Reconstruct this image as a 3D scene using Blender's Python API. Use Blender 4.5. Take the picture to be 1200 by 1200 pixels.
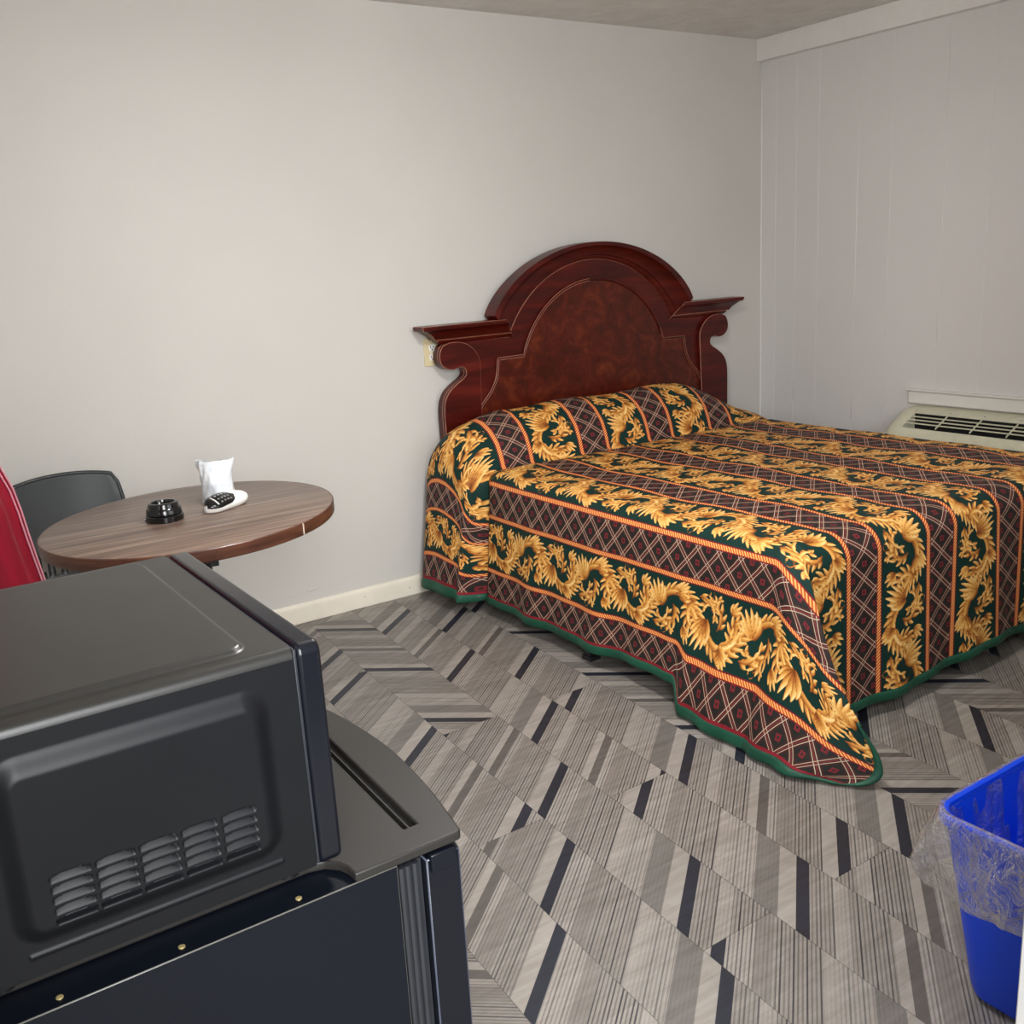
import bpy, bmesh, math, random
import numpy as np
from mathutils import Vector, Matrix

# ------------------------------------------------------------------ camera, light, exposure
SC = bpy.context.scene
COL = SC.collection
PI = math.pi
for o in list(bpy.data.objects):
    bpy.data.objects.remove(o, do_unlink=True)

cam_data = bpy.data.cameras.new('camera')
cam = bpy.data.objects.new('camera', cam_data)
COL.objects.link(cam)
def cam_rot(yaw, pitch, roll):
    f = Vector((math.sin(yaw)*math.cos(pitch), math.cos(yaw)*math.cos(pitch), -math.sin(pitch)))
    r = Vector((math.cos(yaw), -math.sin(yaw), 0)); u = r.cross(f)
    c, s = math.cos(roll), math.sin(roll)
    r2 = c*r + s*u; u2 = -s*r + c*u
    return Matrix((r2, u2, -f)).transposed()
cam.matrix_world = Matrix.Translation((-4.22838, -3.83181, 1.43205)) @ cam_rot(0.584962, 0.246944, -0.0571979).to_4x4()
cam_data.sensor_width = 36; cam_data.sensor_fit = 'HORIZONTAL'
cam_data.lens = 36*1176.377/1200
cam_data.clip_start = 0.05
SC.camera = cam

world = bpy.data.worlds.new('daylight'); SC.world = world
world.use_nodes = True
bg = world.node_tree.nodes['Background']
bg.inputs[0].default_value = (0.80, 0.90, 1.0, 1); bg.inputs[1].default_value = 0.28

def area(name, loc, rot, sx, sy, power, color=(1, 1, 1)):
    d = bpy.data.lights.new(name, 'AREA'); d.shape = 'RECTANGLE'; d.size = sx; d.size_y = sy
    d.energy = power; d.color = color
    o = bpy.data.objects.new(name, d); COL.objects.link(o)
    o.location = loc; o.rotation_euler = rot
    return o
# daylight through the open doorway; front and side windows are unseen, added for brightness
area('doorway_daylight', (-4.65, -4.80, 2.0), (math.radians(82), 0, math.radians(-27)), 1.7, 2.0, 245, (0.97, 0.985, 1.0))
area('added_front_window_light', (-1.75, -3.62, 1.50), (math.radians(80), 0, 0), 1.9, 1.2, 22, (0.96, 0.98, 1.0))
area('added_side_window_light', (-4.60, -2.0, 1.62), (math.radians(74), 0, math.radians(-90)), 1.0, 1.1, 14, (1.0, 0.98, 0.95))
# unseen flush ceiling lamp, added so the room's brightness has a source
ld = bpy.data.lights.new('added_lamp_glow', 'AREA'); ld.shape = 'DISK'; ld.size = 0.34; ld.energy = 25; ld.color = (1.0, 0.985, 0.965)
lo = bpy.data.objects.new('added_lamp_glow', ld); COL.objects.link(lo); lo.location = (-2.85, -2.05, 2.30)
lb = bpy.data.lights.new('added_lamp_bulb', 'POINT'); lb.energy = 36; lb.color = (1.0, 0.985, 0.965); lb.shadow_soft_size = 0.10
lbo = bpy.data.objects.new('added_lamp_bulb', lb); COL.objects.link(lbo); lbo.location = (-2.85, -2.05, 2.22)

SC.view_settings.view_transform = 'Standard'
SC.view_settings.look = 'None'
SC.view_settings.gamma = 1
SC.view_settings.use_curve_mapping = False
SC.view_settings.exposure = -0.06

# ------------------------------------------------------------------ helpers: materials
def lin(r, g, b):
    f = lambda c: (c/255/12.92) if c/255 <= 0.04045 else ((c/255+0.055)/1.055)**2.4
    return (f(r), f(g), f(b), 1)

class NT:
    """small builder for node expressions"""
    def __init__(s, name):
        s.m = bpy.data.materials.new(name); s.m.use_nodes = True
        s.t = s.m.node_tree; s.b = s.t.nodes['Principled BSDF']; s.out = s.t.nodes['Material Output']
    def n(s, kind, **kw):
        x = s.t.nodes.new(kind)
        for k, v in kw.items(): setattr(x, k, v)
        return x
    def put(s, sock, v):
        if isinstance(v, bpy.types.NodeSocket): s.t.links.new(v, sock)
        elif v is not None: sock.default_value = v
    def math(s, op, a, b=None, c=None, clamp=False):
        x = s.n('ShaderNodeMath', operation=op, use_clamp=clamp)
        for i, v in enumerate((a, b, c)):
            if v is not None: s.put(x.inputs[i], v)
        return x.outputs[0]
    def add(s, a, b): return s.math('ADD', a, b)
    def sub(s, a, b): return s.math('SUBTRACT', a, b)
    def mul(s, a, b): return s.math('MULTIPLY', a, b)
    def lt(s, a, b): return s.math('LESS_THAN', a, b)
    def gt(s, a, b): return s.math('GREATER_THAN', a, b)
    def mix(s, f, a, b, blend='MIX'):
        x = s.n('ShaderNodeMix', data_type='RGBA', blend_type=blend)
        s.put(x.inputs[0], f); s.put(x.inputs[6], a); s.put(x.inputs[7], b)
        return x.outputs[2]
    def ramp(s, f, stops, interp='LINEAR'):
        x = s.n('ShaderNodeValToRGB'); x.color_ramp.interpolation = interp
        e = x.color_ramp.elements
        while len(e) < len(stops): e.new(0.5)
        for el, (p, c) in zip(e, stops): el.position = p; el.color = c if len(c) == 4 else (*c, 1)
        s.put(x.inputs[0], f)
        return x.outputs[0]
    def coord(s, which='Object'): return s.n('ShaderNodeTexCoord').outputs[which]
    def mapping(s, vec, loc=(0, 0, 0), rot=(0, 0, 0), scale=(1, 1, 1)):
        x = s.n('ShaderNodeMapping'); s.put(x.inputs[0], vec)
        x.inputs[1].default_value = loc; x.inputs[2].default_value = rot; x.inputs[3].default_value = scale
        return x.outputs[0]
    def noise(s, vec, scale, detail=3, rough=0.5, dist=0):
        x = s.n('ShaderNodeTexNoise'); s.put(x.inputs['Vector'], vec)
        x.inputs['Scale'].default_value = scale; x.inputs['Detail'].default_value = detail
        x.inputs['Roughness'].default_value = rough; x.inputs['Distortion'].default_value = dist
        return x.outputs[0]
    def bump(s, h, strength=0.2, dist=0.002):
        x = s.n('ShaderNodeBump'); x.inputs['Strength'].default_value = strength; x.inputs['Distance'].default_value = dist
        s.put(x.inputs['Height'], h); s.t.links.new(x.outputs[0], s.b.inputs['Normal'])
    def set(s, color=None, rough=None, metal=None, spec=None, coat=None, coat_rough=None):
        for k, v in (('Base Color', color), ('Roughness', rough), ('Metallic', metal), ('Specular IOR Level', spec),
                     ('Coat Weight', coat), ('Coat Roughness', coat_rough)):
            if v is not None: s.put(s.b.inputs[k], v)
        return s.m

def plain(name, rgb, rough=0.5, var=0.08, scale=30, bump=0, bdist=0.001, spec=None, metal=None, coat=None, bscale=None):
    """painted / moulded surface with a little procedural unevenness"""
    t = NT(name); c = lin(*rgb); v = t.coord()
    f = t.noise(v, scale, 3)
    lo = tuple(x*(1-var) for x in c[:3]); hi = tuple(min(1, x*(1+var)) for x in c[:3])
    col = t.ramp(f, [(0.3, lo), (0.7, hi)])
    if bump: t.bump(t.noise(v, bscale or scale*6, 2), bump, bdist)
    return t.set(col, rough, metal, spec, coat)

# ------------------------------------------------------------------ helpers: meshes
def finish(name, bm, mats, parent=None, smooth=False, bevel=0, seg=2, sub=0, bevel_mat=None, angle=40):
    me = bpy.data.meshes.new(name); 
    bmesh.ops.recalc_face_normals(bm, faces=bm.faces[:])
    bm.to_mesh(me); bm.free()
    return link(name, me, mats, parent, smooth, bevel, seg, sub, bevel_mat, angle)
def link(name, me, mats, parent=None, smooth=False, bevel=0, seg=2, sub=0, bevel_mat=None, angle=40):
    o = bpy.data.objects.new(name, me); COL.objects.link(o)
    if not isinstance(mats, (list, tuple)): mats = [mats]
    for m in mats: me.materials.append(m)
    if parent: local(parent, o)
    if bevel:
        b = o.modifiers.new('bevel', 'BEVEL'); b.width = bevel; b.segments = seg; b.limit_method = 'ANGLE'; b.angle_limit = math.radians(angle)
        b.harden_normals = False
        if bevel_mat is not None: b.material = bevel_mat
    if sub:
        d = o.modifiers.new('sub', 'SUBSURF'); d.levels = sub; d.render_levels = sub
    if smooth or bevel:
        for p in me.polygons: p.use_smooth = True
        if not sub and smooth != 'all': me.set_sharp_from_angle(angle=math.radians(35))
    return o
def box(bm, x0, x1, y0, y1, z0, z1):
    v = [bm.verts.new((x, y, z)) for z in (z0, z1) for y in (y0, y1) for x in (x0, x1)]
    for f in ((0, 1, 3, 2), (4, 6, 7, 5), (0, 4, 5, 1), (2, 3, 7, 6), (0, 2, 6, 4), (1, 5, 7, 3)):
        bm.faces.new([v[i] for i in f])
def boxes(*bs):
    bm = bmesh.new()
    for b in bs: box(bm, *b)
    return bm
def prism(pts, axis, a, b, bm=None):
    """closed outline pts (2D) extruded along axis 'x','y' or 'z' from a to b"""
    bm = bm or bmesh.new()
    def P(p, w): return {'x': (w, p[0], p[1]), 'y': (p[0], w, p[1]), 'z': (p[0], p[1], w)}[axis]
    A = [bm.verts.new(P(p, a)) for p in pts]; B = [bm.verts.new(P(p, b)) for p in pts]
    bm.faces.new(A); bm.faces.new(B[::-1])
    for i in range(len(pts)):
        j = (i+1) % len(pts); bm.faces.new((A[i], A[j], B[j], B[i]))
    return bm
def loft(rings, bm=None, cap=True, closed=True):
    bm = bm or bmesh.new()
    R = [[bm.verts.new(p) for p in r] for r in rings]
    for a, b in zip(R, R[1:]):
        n = len(a)
        for i in range(n if closed else n-1):
            j = (i+1) % n; bm.faces.new((a[i], a[j], b[j], b[i]))
    if cap and closed:
        bm.faces.new(R[0]); bm.faces.new(R[-1][::-1])
    return bm
def lathe(prof, c=(0, 0, 0), n=48, bm=None, cap=True):
    return loft([[(c[0]+r*math.cos(2*PI*k/n), c[1]+r*math.sin(2*PI*k/n), c[2]+z) for k in range(n)] for r, z in prof], bm, cap)
def tube(pts, r, n=10, bm=None, cap=True):
    pts = [Vector(p) for p in pts]; rings = []; up = None
    for i, p in enumerate(pts):
        d = (pts[min(i+1, len(pts)-1)] - pts[max(i-1, 0)]).normalized()
        if up is None: up = Vector((0, 0, 1)) if abs(d.z) < 0.9 else Vector((1, 0, 0))
        s = d.cross(up).normalized(); up = s.cross(d).normalized()
        rr = r[i] if isinstance(r, (list, tuple)) else r
        rings.append([tuple(p + rr*(math.cos(2*PI*k/n)*s + math.sin(2*PI*k/n)*up)) for k in range(n)])
    return loft(rings, bm, cap)
def rrect(x0, x1, y0, y1, r, n=6):
    out = []
    for cx, cy, a0 in ((x1-r, y1-r, 0), (x0+r, y1-r, 90), (x0+r, y0+r, 180), (x1-r, y0+r, 270)):
        for k in range(n+1):
            a = math.radians(a0+90*k/n); out.append((cx+r*math.cos(a), cy+r*math.sin(a)))
    return out
def grid_mesh(name, X, Y, Z, uv=None, attrs=None):
    """numpy grid -> mesh; uv and point attributes optional"""
    nv, nu = X.shape
    co = np.stack([X, Y, Z], -1).reshape(-1, 3).astype(np.float32)
    i = np.arange(nv*nu).reshape(nv, nu)
    q = np.stack([i[:-1, :-1], i[:-1, 1:], i[1:, 1:], i[1:, :-1]], -1).reshape(-1, 4).astype(np.int32)
    me = bpy.data.meshes.new(name)
    me.vertices.add(len(co)); me.vertices.foreach_set('co', co.ravel())
    me.loops.add(q.size); me.loops.foreach_set('vertex_index', q.ravel())
    me.polygons.add(len(q)); me.polygons.foreach_set('loop_start', np.arange(0, q.size, 4, dtype=np.int32))
    me.update(calc_edges=True); me.validate()
    me.polygons.foreach_set('use_smooth', np.ones(len(q), dtype=bool))
    if uv is not None:
        l = me.uv_layers.new(name='UVMap'); l.data.foreach_set('uv', uv.reshape(-1, 2)[q.ravel()].astype(np.float32).ravel())
    for k, a in (attrs or {}).items():
        at = me.attributes.new(k, 'FLOAT', 'POINT'); at.data.foreach_set('value', a.ravel().astype(np.float32))
    me.update()
    return me
def sstep(a, b, x):
    t = np.clip((x-a)/(b-a), 0, 1); return t*t*(3-2*t)
def empty(name, loc, label, cat, group=None):
    o = bpy.data.objects.new(name, None); COL.objects.link(o); o.location = loc; o.empty_display_size = 0.1
    return tag(o, label, cat, group)
def tag(o, label, cat, group=None):
    o['label'] = label; o['category'] = cat
    if group: o['group'] = group
    return o
def struct(o, label=None):
    o['kind'] = 'structure'
    if label: o['label'] = label
    return o
def local(parent, *objs):
    """parts are modelled in world coordinates: keep them there under a moved parent"""
    for o in objs:
        o.parent = parent; o.matrix_parent_inverse = Matrix.Translation(-Vector(parent.location))

# ------------------------------------------------------------------ the room shell
XLW, YFW, HC = -4.33, -3.384, 2.44          # left wall, inner face of the front wall, ceiling
def wall_paint(name, rgb, stain=0.05):
    t = NT(name); v = t.coord(); c = lin(*rgb)[:3]
    big = t.noise(v, 0.9, 4, 0.55); fine = t.noise(v, 9, 3)
    a = t.ramp(big, [(0.3, tuple(x*(1-stain) for x in c)), (0.7, tuple(x*(1+stain*0.6) for x in c))])
    col = t.mix(t.mul(fine, 0.10), a, tuple(x*0.86 for x in c)+(1,))
    h = t.add(t.mul(t.noise(v, 60, 4, 0.6), 0.6), t.mul(t.noise(v, 5, 2), 1.4))
    t.bump(h, 0.22, 0.004)
    return t.set(col, 0.48, spec=0.35)
M_wall = wall_paint('warm_grey_wall_paint', (203, 200, 194))
M_panel = wall_paint('pale_grey_panel_paint', (214, 212, 209), 0.03)
M_white = plain('white_trim_paint', (224, 222, 217), 0.42, 0.03, 12, 0.05)
M_cream = plain('cream_baseboard_paint', (226, 219, 203), 0.4, 0.05, 9, 0.06)
t = NT('mottled_ceiling_texture'); v = t.coord()
n1 = t.noise(v, 7, 5, 0.65, 0.6); n2 = t.noise(v, 45, 4, 0.6)
t.bump(t.add(t.mul(n1, 1.2), t.mul(n2, 0.5)), 0.6, 0.012)
M_ceil = t.set(t.ramp(n1, [(0.3, lin(206, 203, 197)), (0.7, lin(226, 224, 219))]), 0.7)

struct(finish('wall_back', boxes((XLW-0.12, 0.12, 0, 0.12, 0, HC+0.1)), M_wall))
# side wall on the right: boards with shallow V grooves between them
groove_y = [-0.10, -0.231, -0.373, -0.603, -0.786, -1.061, -1.275, -1.58, -1.79, -2.06, -2.35, -2.60, -2.92, -3.2]
pts = [(0.0, 0.0)]
for gy in groove_y: pts += [(0.0, gy+0.0025), (0.0018, gy+0.001), (0.0018, gy-0.001), (0.0, gy-0.0025)]
pts += [(0.0, YFW-0.12), (0.12, YFW-0.12), (0.12, 0.0)]
M_groove = plain('groove_paint', (214, 212, 208), 0.4, 0.03, 12)
struct(finish('wall_right', prism(pts, 'z', 0, HC+0.1), M_panel))
# pale caulk beads left standing in some of the grooves, and in the corner
bm = bmesh.new()
for gy, z0, z1 in ((-0.231, 0.62, 2.05), (-0.373, 0.45, 1.9), (-0.603, 0.55, 2.15), (-0.786, 0.6, 1.75), (-1.061, 0.95, 2.2), (-1.275, 1.62, 1.9)):
    tube([(-0.0002, gy+0.0015*math.sin(z*3), z) for z in np.linspace(z0, z1, 12)], 0.0015, 6, bm)
tube([(-0.003, -0.003, z) for z in np.linspace(0.1, 2.33, 8)], 0.0042, 6, bm)
struct(finish('trim_5', bm, M_white, smooth='all'), 'pale caulk lines in the panel grooves and corner')

struct(finish('ceiling', boxes((XLW-0.12, 0.12, YFW-0.12, 0.12, HC, HC+0.1)), M_ceil))
# left wall with an unseen window opening, added for light, behind the red curtain
wy0, wy1, wz0, wz1 = -2.45, -1.60, 0.95, 2.05
struct(finish('wall_left', boxes((XLW-0.12, XLW, wy1, 0, 0, HC+0.1), (XLW-0.12, XLW, YFW-0.12, wy0, 0, HC+0.1),
       (XLW-0.12, XLW, wy0, wy1, 0, wz0), (XLW-0.12, XLW, wy0, wy1, wz1, HC+0.1)), M_wall))
# front wall: open doorway where the camera looks in, and an unseen window added for light
fx0, fx1, fz0, fz1 = -2.75, -0.75, 0.95, 2.10
struct(finish('wall_front', boxes((-3.313, fx0, YFW-0.12, YFW, 0, HC+0.1), (fx1, 0.12, YFW-0.12, YFW, 0, HC+0.1),
       (fx0, fx1, YFW-0.12, YFW, 0, fz0), (fx0, fx1, YFW-0.12, YFW, fz1, HC+0.1),
       (XLW-0.12, -3.313, YFW-0.12, YFW, 2.1, HC+0.1)), M_wall))
t = NT('window_glass'); gl = t.n('ShaderNodeBsdfGlossy'); gl.inputs['Roughness'].default_value = 0.03
tr = t.n('ShaderNodeBsdfTransparent'); mx = t.n('ShaderNodeMixShader'); fr = t.n('ShaderNodeFresnel'); fr.inputs[0].default_value = 1.35
t.t.links.new(fr.outputs[0], mx.inputs[0]); t.t.links.new(tr.outputs[0], mx.inputs[1]); t.t.links.new(gl.outputs[0], mx.inputs[2])
t.t.links.new(mx.outputs[0], t.out.inputs[0]); M_glass = t.m
def window(name, axis, a0, a1, z0, z1, w):
    """frame, mullion and pane; axis 'x': lies in the front wall, 'y': in the left wall"""
    def bx(a, b, lo, hi, d0, d1): return (a, b, w+d0, w+d1, lo, hi) if axis == 'x' else (w+d0, w+d1, a, b, lo, hi)
    am = (a0+a1)/2
    o = struct(finish(name, boxes(bx(a0, a0+.05, z0, z1, -.03, .03), bx(a1-.05, a1, z0, z1, -.03, .03), bx(a0+.05, a1-.05, z0, z0+.05, -.03, .03),
        bx(a0+.05, a1-.05, z1-.05, z1, -.03, .03), bx(am-.02, am+.02, z0+.05, z1-.05, -.025, .025)), M_white))
    finish('pane', boxes(bx(a0+.05, am-.02, z0+.05, z1-.05, -.003, .003), bx(am+.02, a1-.05, z0+.05, z1-.05, -.003, .003)), M_glass, o)
window('added_side_window', 'y', wy0, wy1, wz0, wz1, XLW-0.06)
window('added_front_window', 'x', fx0, fx1, fz0, fz1, YFW-0.06)
# fascia board along the top of the right wall, its lower edge in shade
struct(finish('trim_1', boxes((-0.04, 0, YFW, 0, 2.334, HC)), M_white, bevel=0.002), 'white fascia board along the top of the panelled wall')
# door jamb whose edge shows at the lower right of the picture
struct(finish('trim_2', boxes((-3.333, -3.313, YFW-0.13, YFW+0.012, 0, 2.1), (-3.313, -3.25, YFW, YFW+0.012, 0, 2.17)), plain('worn_grey_jamb_paint', (166, 164, 161), 0.5, 0.04, 12), bevel=0.002), 'pale grey door jamb')
def baseboard(name, pts, axis, a, b): return struct(finish(name, prism(pts, axis, a, b), M_cream, bevel=0.0015))
bb = baseboard('baseboard_back', [(0, 0), (-0.015, 0), (-0.015, 0.066), (-0.012, 0.076), (-0.006, 0.083), (0, 0.084)], 'x', XLW, -0.001)
bm = bmesh.new()
for x in (-2.945, -2.27, -2.49, -3.2, -1.9):
    z = 0.045+0.008*math.sin(x*9)
    lathe([(0.0026, 0), (0.0026, 0.001)], (0, 0, 0), 8, bm)
    for vv in bm.verts[-16:]: 
        p = vv.co.copy(); vv.co = (x+p.x, -0.0152-p.z*0.3, z+p.y)
finish('nail_head', bm, plain('dull_nail', (120, 112, 100), 0.5), bb)
baseboard('baseboard_right', [(0, 0), (-0.015, 0), (-0.015, 0.066), (-0.012, 0.076), (-0.006, 0.083), (0, 0.084)], 'y', YFW, -0.016).location.x = 0
baseboard('baseboard_left', [(XLW, 0), (XLW+0.015, 0), (XLW+0.015, 0.066), (XLW+0.012, 0.076), (XLW+0.006, 0.083), (XLW, 0.084)], 'y', YFW, -0.016)
# small paint flakes standing off the wall above the baseboard
bm = boxes((-2.745, -2.70, -0.004, 0, 0.128, 0.134), (-2.60, -2.50, -0.0015, 0, 0.150, 0.153), (-2.86, -2.76, -0.0012, 0, 0.118, 0.121))
struct(finish('trim_6', bm, M_wall, bevel=0.001), 'small paint ridges low on the wall')

# ------------------------------------------------------------------ floor: vinyl planks with a slanted stripe print
def floor_mat():
    t = NT('striped_vinyl_planks')
    uvn = t.n('ShaderNodeUVMap'); uvn.uv_map = 'UVMap'
    sep = t.n('ShaderNodeSeparateXYZ'); t.put(sep.inputs[0], uvn.outputs[0])
    u, w = sep.outputs[0], sep.outputs[1]
    tone = t.n('ShaderNodeAttribute', attribute_name='tone').outputs[2]
    L = 0.83
    f = t.math('FRACT', t.add(t.math('DIVIDE', u, L), 100.0))
    NAVY, GREY, TAUPE = lin(36, 39, 50), lin(116, 112, 108), lin(94, 89, 86)
    LI, MI, DK = lin(156, 150, 143), lin(143, 137, 130), lin(131, 125, 119)
    seg = [(0, NAVY, 0), (.029, LI, 0), (.062, MI, .9), (.13, DK, .35), (.172, LI, .75), (.196, TAUPE, 0), (.221, LI, 0), (.246, MI, 1),
           (.330, LI, .25), (.362, MI, .85), (.415, NAVY, 0), (.444, LI, 0), (.482, GREY, .15), (.536, LI, .7), (.600, LI, .2), (.630, MI, 1),
           (.730, DK, .4), (.770, LI, .8)]
    base = t.ramp(f, [(p/L, c) for p, c, _ in seg], 'CONSTANT')
    pin = t.ramp(f, [(p/L, (s, s, s)) for p, _, s in seg], 'CONSTANT')
    # pinstripes: two rhythms
    p1 = t.lt(t.math('FRACT', t.add(t.math('DIVIDE', u, 0.0088), 50)), 0.42)
    p2 = t.lt(t.math('FRACT', t.add(t.math('DIVIDE', u, 0.0271), 50.3)), 0.45)
    wob = t.noise(t.mapping(uvn.outputs[0], scale=(120, 3, 1)), 1, 2)
    ps = t.mul(p1, t.math('MULTIPLY_ADD', p2, 0.45, 0.55))
    pm = t.mul(t.mul(ps, pin), t.math('MULTIPLY_ADD', wob, 0.7, 0.5, clamp=True))
    col = t.mix(pm, base, lin(46, 46, 53))
    # wood-like streaks running across the stripes
    pos = t.coord('Object')
    st = t.noise(t.mapping(pos, rot=(0, 0, math.radians(28)), scale=(5, 55, 1)), 1, 4, 0.65, 0.4)
    bl = t.noise(t.mapping(pos, rot=(0, 0, math.radians(28)), scale=(5, 11, 1)), 1, 5, 0.68, .8)
    col = t.mix(t.math('MULTIPLY_ADD', st, 1.5, -0.42, clamp=True), col, t.mix(1.0, col, (0.60, 0.58, 0.56, 1), 'MULTIPLY'))
    col = t.mix(t.math('MULTIPLY_ADD', bl, 2.2, -0.85, clamp=True), col, t.mix(1.0, col, (0.72, 0.70, 0.68, 1), 'MULTIPLY'))
    g = t.n('ShaderNodeCombineColor')
    for k in range(3): t.put(g.inputs[k], tone)
    col = t.mix(1.0, col, g.outputs[0], 'MULTIPLY')
    t.bump(t.add(st, t.mul(ps, -0.3)), 0.10, 0.001)
    return t.set(col, t.math('MULTIPLY_ADD', st, 0.2, 0.34), spec=0.42)
def build_floor():
    rnd = random.Random(5)
    W, TILT, PL = 0.205, 0.068, 1.22
    a40 = math.radians(40); bar = (math.cos(a40), math.sin(a40)); nrm = (-math.sin(a40), math.cos(a40))
    barm = (math.cos(-a40), math.sin(-a40)); nrmm = (math.sin(a40), math.cos(a40))
    # column index -> (y of one plank joint); other joints every 1.22 m; (column, plank) -> (mirrored, u of a dark bar)
    joint = {-3: -0.40, -2: -1.88, -1: -1.29, 0: -1.91, 1: -1.30, 2: -1.87, 3: -1.35, 4: -0.5}
    spec = {(-1, 0): (1, None), (-1, 1): (0, 0.43), (-1, 2): (0, -0.064), (-2, 0): (0, 1.305), (-2, 1): (0, 0.326), (0, 0): (0, 0.968), (0, 1): (0, 0.18),
            (1, 0): (0, 0.732), (1, 1): (0, 0.50), (2, 0): (1, None), (2, 1): (0, -0.06), (3, 1): (1, None), (3, 0): (0, None)}
    V, F, UV, T = [], [], [], []
    for k in range(-10, 17):
        j0 = joint.get(k, -rnd.random()*PL)
        top = j0
        while top < 0.2: top += PL
        # plank 0 ends at the joint j0 (or the joint nearest -1.3)
        n = 0; y1 = top
        while y1 > -3.6:
            y0 = y1-PL; idx = round((j0-y0)/PL)
            mir, ub = spec.get((k, idx), (1 if rnd.random() < 0.1 else 0, None))
            ya, yb = min(y1, 0.0), max(y0, -3.51)
            y1 = y0
            if ya-yb < 0.01: continue
            g = 0.0006
            q = [(-2.66+W*(k+e)+TILT*(y+1.5)+(g if e == 0 else -g), y+(-g if y == ya else g)) for e, y in ((0, yb), (1, yb), (1, ya), (0, ya))]
            off = -ub+0.017 if ub is not None else rnd.random()*0.83
            nn, bb_ = (nrmm, barm) if mir else (nrm, bar)
            i = len(V); V += [(x, y, 0.0) for x, y in q]; F.append((i, i+1, i+2, i+3))
            UV += [(x*nn[0]+y*nn[1]+off, x*bb_[0]+y*bb_[1]) for x, y in q]
            T.append(0.93+0.14*rnd.random())
    me = bpy.data.meshes.new('floor'); me.from_pydata(V, [], F); me.update()
    l = me.uv_layers.new(name='UVMap')
    for li, lp in enumerate(me.loops): l.data[li].uv = UV[lp.vertex_index]
    at = me.attributes.new('tone', 'FLOAT', 'FACE')
    for i, x in enumerate(T): at.data[i].value = x
    return struct(link('floor', me, floor_mat()))
fl = build_floor()
struct(finish('trim_3', boxes((XLW-0.12, 0.12, YFW-0.12, 0.12, -0.10, -0.0012)), plain('dark_floor_joint', (72, 69, 66), 0.7)), 'dark joints between the floor planks')  # dark slab showing in the gaps between planks
struct(finish('ground', boxes((-9, 5, -11, YFW-0.125, -0.12, -0.01)), plain('concrete_walkway', (150, 146, 138), 0.85, 0.1, 5)), 'concrete walkway outside the door')

# added, unseen ceiling lamp: metal pan and an opal glass rim around the glowing disc
lampo = empty('added_ceiling_lamp', (-2.85, -2.05, 2.44), 'added round flush ceiling lamp with white pan, unseen, brightening the room', 'ceiling lamp')
finish('pan', lathe([(.02, 2.439), (.10, 2.439), (.11, 2.42), (.10, 2.39), (.02, 2.38)], (-2.85, -2.05, 0), 40), M_white, lampo, smooth=True)
t = NT('added_opal_glow'); t.set(lin(240, 238, 232), .4); t.b.inputs['Emission Color'].default_value = (1, .97, .93, 1); t.b.inputs['Emission Strength'].default_value = 3
finish('added_opal_shade', lathe([(.10, 2.388), (.15, 2.375), (.165, 2.35), (.15, 2.325), (.08, 2.31), (.01, 2.308)], (-2.85, -2.05, 0), 40), t.m, lampo, smooth=True)

# ------------------------------------------------------------------ bed
bed = empty('bed', (-1.265, -1.0, 0), 'mattress and bed base covered by the leaf-patterned bedspread, small black foot below its hem', 'bed')
M_tick = plain('mattress_ticking', (205, 200, 190), 0.8, 0.05)
M_black_metal = plain('black_metal', (22, 22, 24), 0.45, 0.1)
finish('mattress', prism(rrect(-1.985, -0.545, -1.915, -0.12, 0.07), 'z', 0.335, 0.575), M_tick, bed, bevel=0.03, seg=3)
finish('box_spring', prism(rrect(-1.975, -0.555, -1.90, -0.13, 0.05), 'z', 0.13, 0.335), M_tick, bed, bevel=0.01)
finish('bed_rail', boxes((-1.96, -1.92, -1.88, -0.14, 0.10, 0.13), (-0.61, -0.57, -1.88, -0.14, 0.10, 0.13), (-1.92, -0.61, -1.16, -1.12, 0.10, 0.13)), M_black_metal, bed, bevel=0.002)
for lx, ly in ((-2.122, -1.12), (-0.60, -1.12), (-1.93, -0.25), (-0.60, -0.25), (-1.93, -1.8), (-0.60, -1.8)):
    x1 = -1.925 if lx < -2 else lx+0.035
    bm = boxes((min(lx, x1-0.035), x1, ly-0.018, ly+0.018, 0.085, 0.102), (lx-0.018, lx+0.018, ly-0.018, ly+0.018, 0.012, 0.09), (lx-0.024, lx+0.024, ly-0.026, ly+0.026, 0, 0.016))
    finish('leg', bm, M_black_metal, bed, bevel=0.002)

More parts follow.
